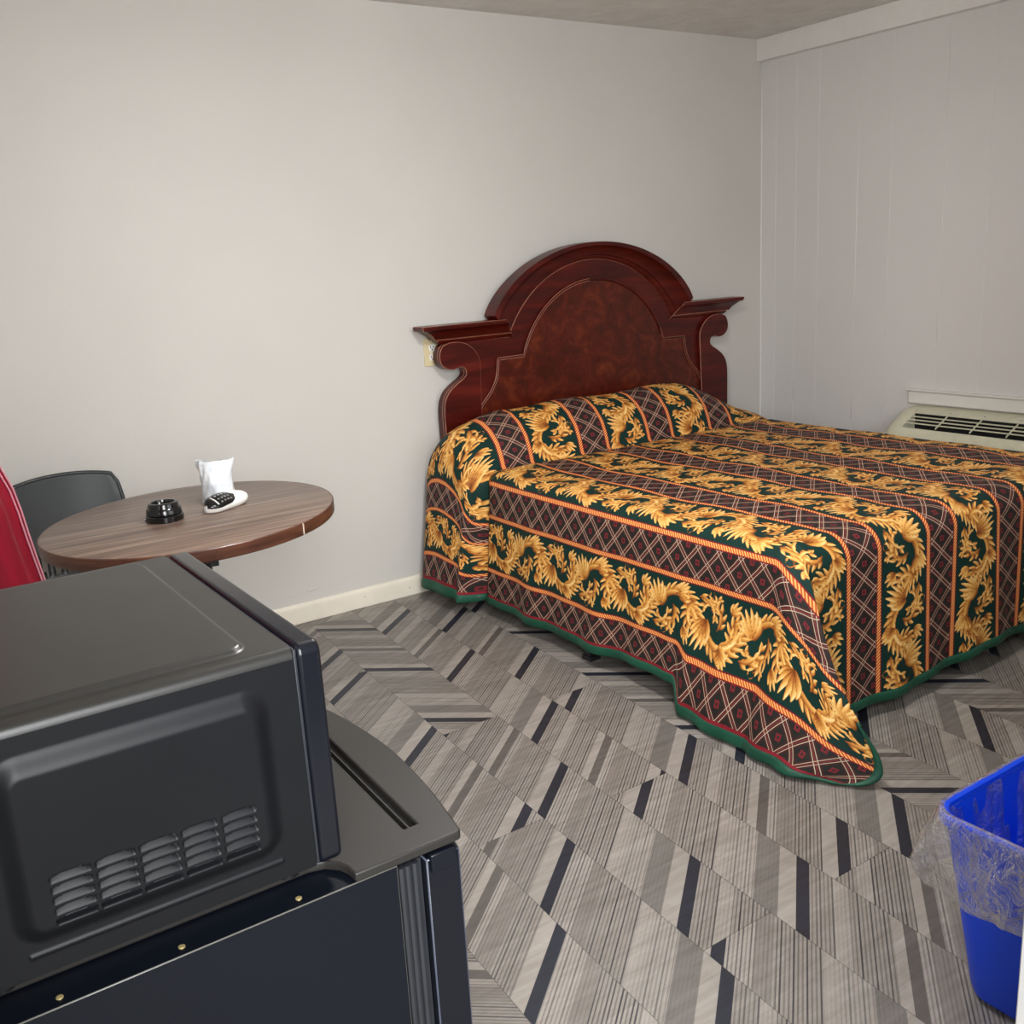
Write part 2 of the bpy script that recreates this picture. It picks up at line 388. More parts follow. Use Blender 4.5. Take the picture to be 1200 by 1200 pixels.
# ------------------------------------------------------------------ bedspread
BW, PER, BAND = 0.235, 0.40, 0.385
def strokes():
    S = []
    def arc(x, y, ang, L, bend, n=14):
        t = np.linspace(0, 1, n); a = ang+bend*t; st = L/(n-1)
        px = x+np.concatenate([[0], np.cumsum(np.cos(a[:-1])*st)]); py = y+np.concatenate([[0], np.cumsum(np.sin(a[:-1])*st)])
        return np.c_[px, py], a, t
    def lobe(x,y,ang,L,w,bend):
        P,a,t=arc(x,y,ang,L,bend,26)
        S.append((P,.90*w*np.minimum(1,.38+1.4*t)*(1-t**1.6)**.75*1.08+.0006))
    def frond(x,y,ang,L,w,bend,n,ll,inner=.6):
        """curved spine edged with flame-like lobes that all sweep forward"""
        P,a,t=arc(x,y,ang,L,bend,40); sg=-np.sign(bend)
        lobe(P[36,0],P[36,1],a[36],ll*.8,w*.9,bend*.35)
        for k in range(n):
            f=.92-.84*k/max(1,n-1); i=int(f*39); l=ll*(.75+.5*np.sin(np.pi*f))
            lobe(P[i,0],P[i,1],a[i]+sg*.78,l*1.15,.0090,-sg*.55)
            if inner: lobe(P[i,0],P[i,1],a[i]-sg*.55,l*inner*1.1,.0066,sg*.5)
        S.append((P,w*np.minimum(1,.25+3.2*t)*(1-t)**.45+.0008))
    def fan(x,y,ang,spread,n,L,w,c=1):
        """half palmette: lobes longer towards one side, all curling the same way"""
        for k in range(n):
            f=k/(n-1)
            lobe(x,y,ang+c*(f-.5)*spread,L*(.62+.48*np.sin(np.pi*(.15+.75*f))),w*(.85+.3*f),c*(1.1-1.9*f))
    def tendril(x,y,ang,L,bend,w):
        P,a,t=arc(x,y,ang,L,bend,30); S.append((P,w*(1-.5*t))); S.append((P[-2:],np.array([w*1.5]*2)))
    for h,s in ((0,1),(PER/2,-1)):
        m=lambda y:s*y
        tendril(h+.012,m(.052),s*2.6,.05,s*4.6,.0024)
        tendril(h+.088,m(-.084),-s*.5,.045,-s*4.4,.0022)
        frond(h+.185,m(-.030),s*.9,.085,.0080,s*1.5,4,.034,inner=.8)
        frond(h-.065,m(-.060),s*.40,.175,.0105,s*.75,7,.044,inner=.6)
        frond(h+.012,m(-.050),s*2.6,.095,.0085,-s*1.9,5,.034,inner=.5)
        frond(h+.070,m(.016),s*1.15,.175,.0115,-s*2.3,9,.046,inner=.55)
        fan(h+.070,m(.000),s*2.05,2.0,6,.094,.0125,c=-s)
        frond(h+.122,m(.016),-s*.9,.150,.0085,-s*3.3,7,.032,inner=.35)
        frond(h+.128,m(-.040),s*3.4,.055,.0070,s*2.4,4,.022,inner=.5)
        frond(h+.030,m(-.072),-s*.1,.100,.0075,s*1.6,4,.030,inner=.5)
        fan(h+.145,m(.060),s*1.0,1.7,5,.060,.0098,c=-s)
        fan(h+.175,m(-.050),-s*1.1,1.9,4,.050,.0095,c=s)
    return S
def leaf_tile(nx=400, ny=235):
    X, Y = np.meshgrid((np.arange(nx)+.5)/nx*PER, ((np.arange(ny)+.5)/ny-.5)*BW)
    sd = np.full(X.shape, -.02); tone = np.zeros(X.shape)
    for P, R in strokes():
        rm = R.max()+.004
        for off in (-PER, 0, PER):
            x0, x1 = P[:, 0].min()+off-rm, P[:, 0].max()+off+rm
            if x1 < 0 or x0 > PER: continue
            y0, y1 = P[:, 1].min()-rm, P[:, 1].max()+rm
            i0, i1 = max(0, int(x0/PER*nx)), min(nx, int(x1/PER*nx)+1)
            j0, j1 = max(0, int((y0/BW+.5)*ny)), min(ny, int((y1/BW+.5)*ny)+1)
            if i1 <= i0 or j1 <= j0: continue
            xs = X[j0:j1, i0:i1]; ys = Y[j0:j1, i0:i1]
            best = np.full(xs.shape, -.02); bt = np.zeros(xs.shape); side = np.zeros(xs.shape); n = len(P)
            for j in range(n):
                dx = xs-P[j, 0]-off; dy = ys-P[j, 1]; v = R[j]-np.hypot(dx, dy)
                k = min(j+1, n-1); tx, ty = P[k]-P[max(k-1, 0)]; l = math.hypot(tx, ty)+1e-9
                m = v > best
                best = np.where(m, v, best); bt = np.where(m, j/(n-1), bt); side = np.where(m, (tx*dy-ty*dx)/l/(R[j]+1e-6), side)
            ins = best > 0; T = tone[j0:j1, i0:i1]
            tn = .16+.62*bt+.36*np.clip(side, -1, 1)*(.5+.5*bt)-.5*np.exp(-(best/.0010)**2)
            T[ins] = np.clip(tn, 0, 1)[ins]
            sd[j0:j1, i0:i1] = np.maximum(sd[j0:j1, i0:i1], best)
    edge = np.abs(Y) > BW/2-.004
    sd[edge] = np.minimum(sd[edge], -.002)
    # let the tone bleed a little past the outline so that interpolation at the edge stays clean
    for _ in range(4):
        for ax, sh in ((0, 1), (0, -1), (1, 1), (1, -1)):
            r = np.roll(tone, sh, ax); tone = np.where((tone == 0) & (r > 0), r*.9, tone)
    return sd, tone

XL, XR, YF, ZT = -2.04, -0.49, -1.97, 0.60
DL, DF = 0.635, 0.60                       # length of the drop at the sides and at the foot
PIL = np.array([(-.108, .60), (-.112, .70), (-.128, .755), (-.165, .795), (-.22, .812), (-.28, .803), (-.34, .768), (-.388, .715), (-.412, .66), (-.424, .618), (-.431, .592), (-.446, .588), (-.468, .598), (-.50, .604)])
_seg = np.concatenate([[0], np.cumsum(np.hypot(*np.diff(PIL, axis=0).T))])
V0 = 0.50-_seg[-1]; VF = 1.97
def prof(v):
    a = np.clip(v-V0, 0, _seg[-1])
    # smooth the polyline a little
    y = z = 0
    for d in (-.012, -.006, 0, .006, .012):
        aa = np.clip(a+d, 0, _seg[-1]); y = y+np.interp(aa, _seg, PIL[:, 0])/5; z = z+np.interp(aa, _seg, PIL[:, 1])/5
    y = np.where(v > 0.50, -v, y); z = np.where(v > 0.50, ZT+.004*(1-np.exp(-(v-.50)/.05))*0+.004*np.exp(-(v-.50)/.1), z)
    return y, z
def knots(ks, pts, f):
    ks = np.array(ks); pts = np.array(pts); 
    out = []
    for c in range(3):
        m = np.gradient(pts[:, c], ks); i = np.clip(np.searchsorted(ks, f, side='right')-1, 0, len(ks)-2)
        h = ks[i+1]-ks[i]; t = np.clip((f-ks[i])/h, 0, 1)
        out.append((2*t**3-3*t**2+1)*pts[i, c]+(t**3-2*t**2+t)*h*m[i]+(3*t**2-2*t**3)*pts[i+1, c]+(t**3-t**2)*h*m[i+1])
    return out
EK = [0, .08, .16, .33, .5, .65, .76, .9, 1.0]
EP = [(-2.04, -1.97, .60), (-2.085, -2.07, .53), (-2.11, -2.135, .42), (-2.13, -2.215, .28), (-2.125, -2.29, .165), (-2.105, -2.335, .085),
      (-2.11, -2.345, .040), (-2.15, -2.31, .010), (-2.195, -2.25, .007)]
def side_profile(s, v, y, z, sign):
    """cloth hanging over a long side: s is the length past the edge"""
    w = sstep(.475, .36, v); wv = sstep(.2, .5, s/DL)
    r = .08+.075*w; q = np.minimum(s/(r*PI/2), 1)*PI/2
    out = r*np.sin(q); zz = z-r*(1-np.cos(q))
    past = np.clip((s-r*PI/2)/(DL-r*PI/2), 0, 1)
    step = sstep(-1.60, -1.69, y)*sstep(.3, 1, past) if sign < 0 else 0
    hem = .056+.01*w+.022*sstep(-1.1, -1.55, y)-.070*step
    zz = zz+(hem-(z-r))*past
    wave = .010*np.sin(v*17+.6)*past+.006*np.sin(v*31+2)*past
    wave = wave*sstep(1.97, 1.8, v)
    crease = -.050*np.exp(-((v-.455)/.020)**2)*sstep(.03, .3, s/DL)
    out = out+.045*past*(1+.4*w)+wave+crease+.070*step
    return out, zz
def foot_profile(t, u):
    r = .08; q = np.minimum(t/(r*PI/2), 1)*PI/2
    out = r*np.sin(q); zz = ZT-r*(1-np.cos(q)); past = np.clip((t-r*PI/2)/(DF-r*PI/2), 0, 1)
    hem = .052+.012*np.sin(u*5.2+1.0)
    zz = zz+(hem-(ZT-r))*past
    out = out+.018*past+.009*np.sin(u*15+.8)*past+.005*np.sin(u*33)*past
    return YF-out, zz
def cloth(u, v):
    u, v = np.broadcast_arrays(np.asarray(u, float), np.asarray(v, float))
    s = np.clip(XL-u, 0, DL); sr = np.clip(u-XR, 0, DL); t = np.clip(v-VF, 0, DF)
    y, z = prof(np.minimum(v, VF))
    bump = sstep(-2.12, -1.86, u)*.28+.72+0*u
    bump = np.where(u > -1.0, 1-.85*sstep(-.86, -.42, u), bump)
    sag = 1-.06*np.sin(PI*(np.clip(u, XL, XR)-XL)/(XR-XL)*3)**2
    z = np.where(v < .50, ZT+(z-ZT)*bump*sag, z)
    x = np.clip(u, XL, XR)
    # top, gently uneven
    tz = (.0035*np.sin(u*6.1+v*3.3)+.0025*np.sin(v*11-u*4.7)+.0018*np.sin(u*23+v*17))*sstep(.42, .56, v)*sstep(VF, VF-.15, v)
    z = z+tz*((s == 0) & (sr == 0))
    X, Y, Z = x.copy(), y.copy(), z.copy()
    o, zz = side_profile(s, v, y, z, -1); m = s > 0
    X = np.where(m, XL-o, X); Z = np.where(m, zz, Z)
    o2, zz2 = side_profile(sr, v, y, z, 1); m = sr > 0
    X = np.where(m, XR+o2, X); Z = np.where(m, zz2, Z)
    m = (t > 0) & (s == 0) & (sr == 0)
    fy, fz = foot_profile(t, u); Y = np.where(m, fy, Y); Z = np.where(m, fz, Z)
    # left foot corner: the spare cloth swings out as a flap that rests on the floor
    sg, ta = s/DL, t/DF
    m = (s > 0) & (t > 0)
    if m.any():
        Lx, Lz = XL-o, zz
        g = np.minimum(1, sg/.5)
        E = knots(EK, EP, sg); f = np.clip(ta/np.maximum(g, 1e-6), 0, 1)
        bul = np.sin(PI*f)*sstep(.0, .7, sg)
        h1, h2 = f**3-2*f**2+f, f**3-f**2; h3 = 3*f**2-2*f**3
        Ax = Lx+(E[0]-Lx)*(h3+h2)-.040*bul+.012*np.sin(f*11+sg*4)*sg*np.sin(PI*f); Ay = YF+(E[1]-YF)*(h3+h2)-.55*DF*g*h1; Az = Lz+(E[2]-Lz)*(h3+h2)+.006*bul
        E2 = knots(EK, EP, np.clip(.5*ta, 0, 1)); f2 = np.clip(sg/np.maximum(.5*ta, 1e-6), 0, 1)
        F0y, F0z = foot_profile(t, XL+0*u); p2 = np.sin(PI*f2)*ta
        Bx = XL+(E2[0]-XL)*f2+.05*p2; By = F0y+(E2[1]-F0y)*f2+.085*p2; Bz = F0z+(E2[2]-F0z)*f2
        inA = ta <= g
        X = np.where(m, np.where(inA, Ax, Bx), X); Y = np.where(m, np.where(inA, Ay, By), Y); Z = np.where(m, np.where(inA, Az, Bz), Z)
    m = (sr > 0) & (t > 0)
    if m.any():
        f = np.arctan2(t/DF, np.maximum(sr/DL, 1e-9))/(PI/2); rho = np.maximum(sr/DL, t/DF)
        o3, z3 = side_profile(rho*DL, v*0+VF-1e-3, 0*u+YF, 0*u+ZT, 1); f3, fz3 = foot_profile(rho*DF, 0*u+XR)
        a = f*PI/2
        X = np.where(m, XR+o3*np.cos(a)+.10*rho*np.sin(2*a), X); Y = np.where(m, YF+(f3-YF)*np.sin(a)-.10*rho*np.sin(2*a), Y)
        Z = np.where(m, z3*(1-f)+fz3*f, Z)
    return X, Y, np.maximum(Z, .004)

def bedspread():
    us = np.concatenate([np.linspace(XL-.603, XL, 168, endpoint=False), np.linspace(XL, XR, 360, endpoint=False), np.linspace(XR, XR+.603, 50)])
    vs = np.concatenate([np.linspace(V0, .50, 136, endpoint=False), np.linspace(.50, VF, 320, endpoint=False), np.linspace(VF, VF+.572, 156)])
    U, W = np.meshgrid(us, vs)
    X, Y, Z = cloth(U, W)
    tl = np.clip(W-VF, 0, DF); sl = np.clip(XL-U, 0, DL)
    Wp = np.where(W > VF, VF+tl*(1-.32*np.minimum(1, sl/DL/.3)), W)
    # leaf pattern sampled from the repeat
    sd, tone = leaf_tile()
    pw = sstep(.468, .450, W); Up = U+pw*(.085+.03*sstep(-1.5, -1.9, U)+.085*sstep(-1.98, -2.25, U))*(1-.85*sstep(-2.28, -2.60, U))
    a = (Up+1.815-BAND/2)/BAND; k = np.floor(a+.5); across = (a-k)*BAND; 
    across = np.where(k.astype(int) % 2 == 0, across, -across)*1.0
    along = (Wp+.13*k) % PER
    # on the pillow the scroll is replaced by the same leaves, shifted
    def samp(T):
        ny, nx = T.shape
        fx = along/PER*nx-.5; fy = np.clip((across/(BW)+.5)*ny-.5, 0, ny-1.001)
        x0 = np.floor(fx).astype(int); dx = fx-x0; y0 = np.floor(fy).astype(int); dy = fy-y0
        g = lambda yy, xx: T[yy, xx % nx]
        return (g(y0, x0)*(1-dx)+g(y0, x0+1)*dx)*(1-dy)+(g(y0+1, x0)*(1-dx)+g(y0+1, x0+1)*dx)*dy
    me = grid_mesh('bedspread', X, Y, Z, np.stack([Up, Wp], -1), {'leaf_edge': samp(sd), 'leaf_tone': samp(tone), 'cord': np.clip(.5+(XL-.589-U)/.004, -1, 2)})
    # ---- cloth print
    t = NT('printed_bedspread_cotton')
    uvn = t.n('ShaderNodeUVMap'); uvn.uv_map = 'UVMap'; sp = t.n('ShaderNodeSeparateXYZ'); t.put(sp.inputs[0], uvn.outputs[0]); u, v = sp.outputs[0], sp.outputs[1]
    le = t.n('ShaderNodeAttribute', attribute_name='leaf_edge').outputs[2]; lt_ = t.n('ShaderNodeAttribute', attribute_name='leaf_tone').outputs[2]
    a = t.math('DIVIDE', t.add(u, 1.815), BAND); w = t.mul(t.sub(t.math('FRACT', t.add(a, 100.5)), .5), BAND); d = t.math('ABSOLUTE', w)
    GREEN = lin(14, 46, 40)
    gold = t.ramp(lt_, [(0, lin(78, 36, 16)), (.20, lin(158, 90, 36)), (.42, lin(214, 150, 70)), (.66, lin(240, 196, 118)), (.95, lin(254, 236, 190))])
    fib = t.noise(t.mapping(uvn.outputs[0], scale=(900, 900, 1)), 1, 1)
    col = t.mix(t.gt(le, 0.0), GREEN, gold)
    # diamond lattice on brown
    P, Q = t.math('DIVIDE', w, .108), t.math('DIVIDE', v, .088)
    A, B = t.add(t.add(P, Q), .5), t.add(t.sub(P, Q), .5)
    def tri(x): return t.math('ABSOLUTE', t.sub(t.math('FRACT', t.add(x, 50.5)), .5))
    ta_, tb_ = tri(A), tri(B)
    def ring(x, c, h): return t.lt(t.math('ABSOLUTE', t.sub(x, c)), h)
    line = t.math('MAXIMUM', ring(ta_, .085, .015), ring(tb_, .085, .015))
    line2 = t.mul(t.math('MAXIMUM', ring(ta_, .175, .014), ring(tb_, .175, .014)), t.mul(t.gt(ta_, .15), t.gt(tb_, .15)))
    core = t.math('MAXIMUM', t.lt(ta_, .03), t.lt(tb_, .03))
    dot = t.sub(t.gt(t.add(ta_, tb_), .80), t.gt(t.add(ta_, tb_), .93))
    brown = t.mix(t.mul(t.gt(ta_, .19), t.gt(tb_, .19)), lin(62, 34, 32), lin(36, 36, 33))
    brown = t.mix(core, brown, lin(110, 42, 44)); brown = t.mix(line, brown, lin(196, 178, 152)); brown = t.mix(dot, brown, lin(112, 36, 42))
    col = t.mix(t.lt(d, .062), col, brown)
    # twisted braid either side of the diamond band
    e = t.math('DIVIDE', t.sub(d, .0715), .0115)                                   # -1..1 across the braid
    tw = t.math('FRACT', t.add(t.math('DIVIDE', t.math('MULTIPLY_ADD', w, .8, v), .0105), 100))
    br = t.ramp(tw, [(0, lin(150, 40, 30)), (.2, lin(214, 100, 44)), (.5, lin(250, 200, 122)), (.8, lin(222, 112, 50)), (1, lin(150, 40, 30))])
    br = t.mix(t.gt(t.math('ABSOLUTE', e), .66), br, lin(120, 22, 34))
    col = t.mix(t.lt(t.math('ABSOLUTE', e), 1.0), col, br)
    # red cord next to the border on the side drop
    col = t.mix(t.gt(t.n('ShaderNodeAttribute', attribute_name='cord').outputs[2], .5), col, lin(128, 32, 42))
    col = t.mix(t.math('MULTIPLY_ADD', fib, .5, -.1, clamp=True), col, t.mix(1.0, col, (.72, .72, .72, 1), 'MULTIPLY'))
    wr = t.noise(t.mapping(uvn.outputs[0], scale=(9, 5, 1)), 1, 4, .6, .5); pk = t.noise(t.mapping(uvn.outputs[0], scale=(26, 20, 1)), 1, 3, .55)
    t.bump(t.add(wr, t.mul(pk, .5)), .35, .012)
    t.set(col, .62, spec=.18)
    sp_ = link('bedspread', me, t.m)
    tag(sp_, 'quilted dark green bedspread with gold acanthus leaves and brown diamond stripes', 'bedspread')
    # ---- padded green border as its own part
    def border(us, vs, du, dv, bm):
        rings = []
        eps = 1e-3
        for uu, vv in zip(us, vs):
            ring = []
            for k in range(12):
                a = 2*PI*k/12; cu, cv = uu+du*math.cos(a), vv+dv*math.cos(a)
                p = np.array(cloth(cu, cv)).reshape(3)
                q1 = np.array(cloth(cu+eps, cv)).reshape(3)-np.array(cloth(cu-eps, cv)).reshape(3)
                q2 = np.array(cloth(cu, cv+eps)).reshape(3)-np.array(cloth(cu, cv-eps)).reshape(3)
                n = np.cross(q1, q2); n = n/(np.linalg.norm(n)+1e-9)
                p = p+n*.0055*math.sin(a); p[2] = max(p[2], .002+.002*(1+math.sin(a)))
                ring.append(tuple(p))
            rings.append(ring)
        return loft(rings, bm)
    bm = bmesh.new()
    vv = np.concatenate([np.linspace(V0+.01, 1.5, 90), np.linspace(1.51, VF+.595, 90)])
    border(np.full(len(vv), XL-.617), vv, .0175, 0, bm)
    border(np.full(60, XR+.617), np.linspace(V0+.01, VF+.59, 60), .0175, 0, bm)
    uu = np.concatenate([np.linspace(XL-.630, XL, 60), np.linspace(XL+.01, XR, 110), np.linspace(XR+.02, XR+.61, 30)])
    border(uu, np.full(len(uu), VF+.583), 0, .0165, bm)
    g = NT('green_border_cotton'); gv = g.coord(); g.bump(g.noise(gv, 40, 3), .4, .006)
    h = finish('hem', bm, g.set(g.ramp(g.noise(gv, 8, 2), [(.3, lin(16, 62, 46)), (.7, lin(24, 80, 60))]), .5, spec=.35), sp_, smooth='all')
    h['label'] = 'padded plain green border'
bedspread()

# ------------------------------------------------------------------ headboard
def wood(name, dark, mid, light, scale=(3, 3, 22), rough=.3, coat=.35, burl=False):
    t = NT(name); v = t.coord()
    if burl:
        n = t.noise(v, 9, 5, .62, 1.6); n2 = t.noise(v, 45, 3, .6, 1.0)
        f = t.add(t.mul(n, .75), t.mul(n2, .25))
    else:
        n = t.noise(t.mapping(v, scale=scale), 1, 4, .6, .6); f = t.add(t.mul(n, .8), t.mul(t.noise(v, 3, 2), .2))
    col = t.ramp(f, [(.30, lin(*dark)), (.52, lin(*mid)), (.72, lin(*light))])
    t.set(col, t.math('MULTIPLY_ADD', f, .25, rough-.12), spec=.28, coat=coat, coat_rough=.22)
    return t.m
M_mah = wood('mahogany_stain', (40, 5, 3), (72, 12, 6), (98, 26, 12), rough=.36, coat=.08)
M_burl = wood('burl_veneer', (44, 9, 4), (78, 22, 8), (112, 48, 18), rough=.36, coat=.1, burl=True)
M_worn = plain('worn_edge_wood', (168, 112, 88), .5, .25, 40)
HX = -1.205
hb = empty('headboard', (HX, -0.05, 0.5), 'dark mahogany headboard with arched crown, scrolled sides and burl panel', 'headboard')
def mir(p): return [(2*HX-x, z) for x, z in p]
def smooth(pts, n=6):
    """Catmull-Rom through the points"""
    P = [pts[0]]+list(pts)+[pts[-1]]; out = []
    for i in range(1, len(P)-2):
        for k in range(n):
            t = k/n; a = []
            for c in range(2):
                p0, p1, p2, p3 = (P[i+j][c] for j in (-1, 0, 1, 2))
                a.append(.5*(2*p1+(p2-p0)*t+(2*p0-5*p1+4*p2-p3)*t*t+(3*p1-p0-3*p2+p3)*t**3))
            out.append(tuple(a))
    out.append(tuple(pts[-1])); return out
# left outline: under the cornice, round the scroll, into the neck and down the swelling side
ear = smooth([(-2.015, 1.098), (-2.052, 1.086), (-2.071, 1.050), (-2.066, 1.012), (-2.040, .989), (-2.005, .982), (-1.972, .990), (-1.950, .982),
              (-1.943, .960), (-1.958, .940), (-1.995, .918), (-2.035, .888), (-2.058, .850), (-2.066, .800), (-2.066, .700), (-2.064, .45)], 5)
arcI = [(HX+.546*math.sin(a), .864+.546*math.cos(a)) for a in np.linspace(math.radians(-66), math.radians(66), 41)]
right = mir(ear)[::-1]
outline = [(-1.70, 1.095)]+ear+right+[(2*HX+1.70, 1.095)]+arcI[::-1][1:-1]
finish('back_panel', prism(outline, 'y', -0.028, -0.066), [M_mah, M_worn], hb, bevel=0.0022, seg=1, bevel_mat=1, angle=50)
# raised scrolls on both sides
inner = smooth([(-1.885, .45), (-1.878, .70), (-1.872, .88), (-1.868, .98), (-1.872, 1.02), (-1.893, 1.055), (-1.925, 1.082), (-1.968, 1.097), (-2.015, 1.098)], 5)
for side in (0, 1):
    pl = inner[:-1]+ear
    if side: pl = mir(pl)
    finish('scroll', prism(pl, 'y', -0.0655, -0.086), [M_mah, M_worn], hb, bevel=0.002, seg=1, bevel_mat=1, angle=50)
# burl panel and the moulding round it
bead = smooth([(-1.905, .60), (-1.895, .72), (-1.872, .800), (-1.815, .862), (-1.780, .925), (-1.768, 1.000)], 6)
step = [(-1.768, 1.003), (-1.628, 1.005)]
arcB = [(HX+.44*math.sin(a), .878+.44*math.cos(a)) for a in np.linspace(math.radians(-73), math.radians(73), 41)]
path = bead+step+arcB[1:-1]+mir(step)[::-1]+mir(bead)[::-1]
finish('burl_panel', prism(path+[(2*HX+1.905, .45), (-1.905, .45)], 'y', -0.0655, -0.071), M_burl, hb, bevel=.0015)
bm = bmesh.new()
tube([(x, -.0715, z) for x, z in path], .0062, 8, bm)
finish('bead_moulding', bm, M_mah, hb, smooth='all')
for d in (-.0052, .0052):
    q = []
    for i, (x, z) in enumerate(path):
        a, b = path[max(i-1, 0)], path[min(i+1, len(path)-1)]; tx, tz = b[0]-a[0], b[1]-a[1]; l = math.hypot(tx, tz)+1e-9
        q.append((x-tz/l*d, -.0762 if d > 0 else -.0752, z+tx/l*d))
    for part, rr in (([p for p in q if p[0] < HX], .0014), ([p for p in q if p[0] > HX+.40], .0010)):
        finish('worn_line', tube(part, rr, 6), M_worn, hb, smooth='all')['label'] = 'pale worn edge of the moulding'
# cornice: two straight runs with returned ends, and the arched crown between them
LV = [(0, 0), (.10, .012), (.22, .016), (.24, .026), (.42, .034), (.62, .052), (.74, .066), (.78, .078), (.92, .082), (1, .080)]   # height share, projection
for side in (0, 1):
    rings = []
    for h, d in LV:
        z = 1.094+h*.081; xo = -2.052-d*1.32; xi = -1.676-.06*h
        r = [(xo, -.028, z), (xo, -.066-d*.62, z), (xi, -.066-d*.62, z), (xi, -.028, z)]
        if side: r = [(2*HX-x, y, zz) for x, y, zz in r][::-1]
        rings.append(r)
    finish('cornice', loft(rings), [M_mah, M_worn], hb, bevel=0.0016, seg=1, bevel_mat=1, angle=55)
rings = []
for s in np.linspace(-1, 1, 61):
    ai = s*math.radians(65.5); xi, zi = HX+.546*math.sin(ai), .864+.546*math.cos(ai)
    ao = s*math.radians(56); xo = HX+.716*math.sin(ao); q = (xo-HX)/.60
    zo = .5*(.770+.716*math.cos(ao))+.5*(1.172+.314*math.sqrt(max(0, 1-q*q)))
    sec = [(xi, -.028, zi)]+[(xi+(xo-xi)*h, -.066-d*.62, zi+(zo-zi)*h) for h, d in LV]+[(xo, -.028, zo)]
    rings.append(sec)
finish('crown', loft(rings), [M_mah, M_worn], hb, smooth=True, bevel=0.0016, seg=1, bevel_mat=0, angle=55)
finish('headboard_leg', boxes((-2.0, -1.93, -.06, -.03, 0, .455)), M_mah, hb, bevel=.002)
finish('headboard_leg', boxes((2*HX+1.93, 2*HX+2.0, -.06, -.03, 0, .455)), M_mah, hb, bevel=.002)

# ------------------------------------------------------------------ wall outlet
ot = empty('outlet', (-2.066, 0, 1.058), 'beige duplex outlet on the grey wall, half behind the headboard', 'outlet')
pl = finish('cover_plate', prism(rrect(-2.101, -2.031, .999, 1.118, .004), 'y', 0, -.0055), plain('almond_plastic', (214, 200, 160), .4, .03), ot, bevel=.002)
M_rec = plain('white_plastic', (238, 236, 230), .35, .02); M_slot = plain('dark_slot', (30, 28, 26), .6)
for zc in (1.078, 1.037):
    r = finish('receptacle', prism(rrect(-2.076, -2.045, zc-.0145, zc+.0145, .008), 'y', -.005, -.0075), M_rec, ot, bevel=.001)
    bm = boxes((-2.0695, -2.067, -.0081, -.0072, zc-.002, zc+.0085), (-2.0555, -2.053, -.0081, -.0072, zc-.001, zc+.0075)); 
    prism(rrect(-2.0640, -2.0580, zc-.0105, zc-.0050, .0026), 'y', -.0072, -.0081, bm)
    o = finish('slot', bm, M_slot); o.parent = r; o.matrix_parent_inverse = Matrix.Translation(-Vector(ot.location)) @ Matrix.Identity(4); o.matrix_parent_inverse = Matrix.Identity(4)
finish('screw', prism(rrect(-2.069, -2.063, 1.0548, 1.0608, .0029), 'y', -.0052, -.0066), M_rec, ot)

# ------------------------------------------------------------------ wall air conditioner and the sill board above it
sb = finish('trim_4', boxes((-.020, 0, -2.10, -.940, .664, .722), (-.030, 0, -2.115, -.932, .722, .732)), M_white, bevel=.002)
struct(sb, 'white board fixed on the panelled wall above the air conditioner')
ac = empty('air_conditioner', (-.12, -1.5, .40), 'cream through-wall air conditioner with slatted top grille beyond the bed', 'air conditioner')
M_ac = plain('aged_cream_plastic', (206, 203, 178), .45, .04)
AY0, AY1 = -2.02, -.955
# casing: profile swept along the wall, ends rounded, an opening left for the grille
prof_ac = [(0, .656), (-.062, .648), (-.090, .640), (-.205, .583), (-.236, .556), (-.245, .52), (-.245, .20), (0, .20)]
def ac_seg(y0, y1, prof, bm): return prism(prof, 'y', y0, y1, bm)
bm = bmesh.new()
gy0, gy1 = -1.97, -1.035
rings = []
for k, (dy, sc) in enumerate(((0, .72), (.012, .86), (.03, .95), (.055, 1.0), (AY1-gy1, 1.0))):
    rings.append([(x*(.55+.45*sc), AY1-dy, .2+(z-.2)*(.93+.07*sc)) for x, z in prof_ac])
loft(rings, bm)
loft([[(x, y, z) for x, z in prof_ac] for y in (gy0, AY0)], bm)
low = [(0, .54), (-.19, .54), (-.19, .578), (-.205, .583), (-.236, .556), (-.245, .52), (-.245, .20), (0, .20)]
top_ = [(0, .656), (-.062, .648), (-.090, .640), (-.098, .636), (-.098, .54), (0, .54)]
ac_seg(gy0, gy1, low, bm); ac_seg(gy0, gy1, top_, bm)
finish('casing', bm, M_ac, ac, bevel=.002)
finish('duct_shade', boxes((-.19, -.101, gy0, gy1, .542, .548), (-.1005, -.0985, gy0, gy1, .545, .632), (-.1905, -.188, gy0, gy1, .545, .575)), plain('painted_duct_shade', (14, 13, 11), .9), ac)  # near-black boxes put the opening's shade into the colour
bm = bmesh.new()
def slope(x): return .636+(x+.098)*(.636-.588)/(-.098+.195)
for q in (-.1235, -.1465, -.1695):
    z = slope(q); box(bm, q-.0028, q+.0028, gy0, gy1, z-.0045, z+.0005)
y = gy1-.165
while y > gy0:
    prism([(-.098, .636), (-.19, slope(-.19)), (-.19, slope(-.19)-.006), (-.098, .630)], 'y', y-.0022, y+.0022, bm); y -= .165
finish('grille', bm, M_ac, ac)
M_scr = plain('grey_screw', (120, 118, 108), .5)
for y in (-1.03, -1.20, -1.365, -1.53): finish('screw', lathe([(.004, 0), (.004, .002)], (-.080, y, .6425), 10), M_scr, ac)

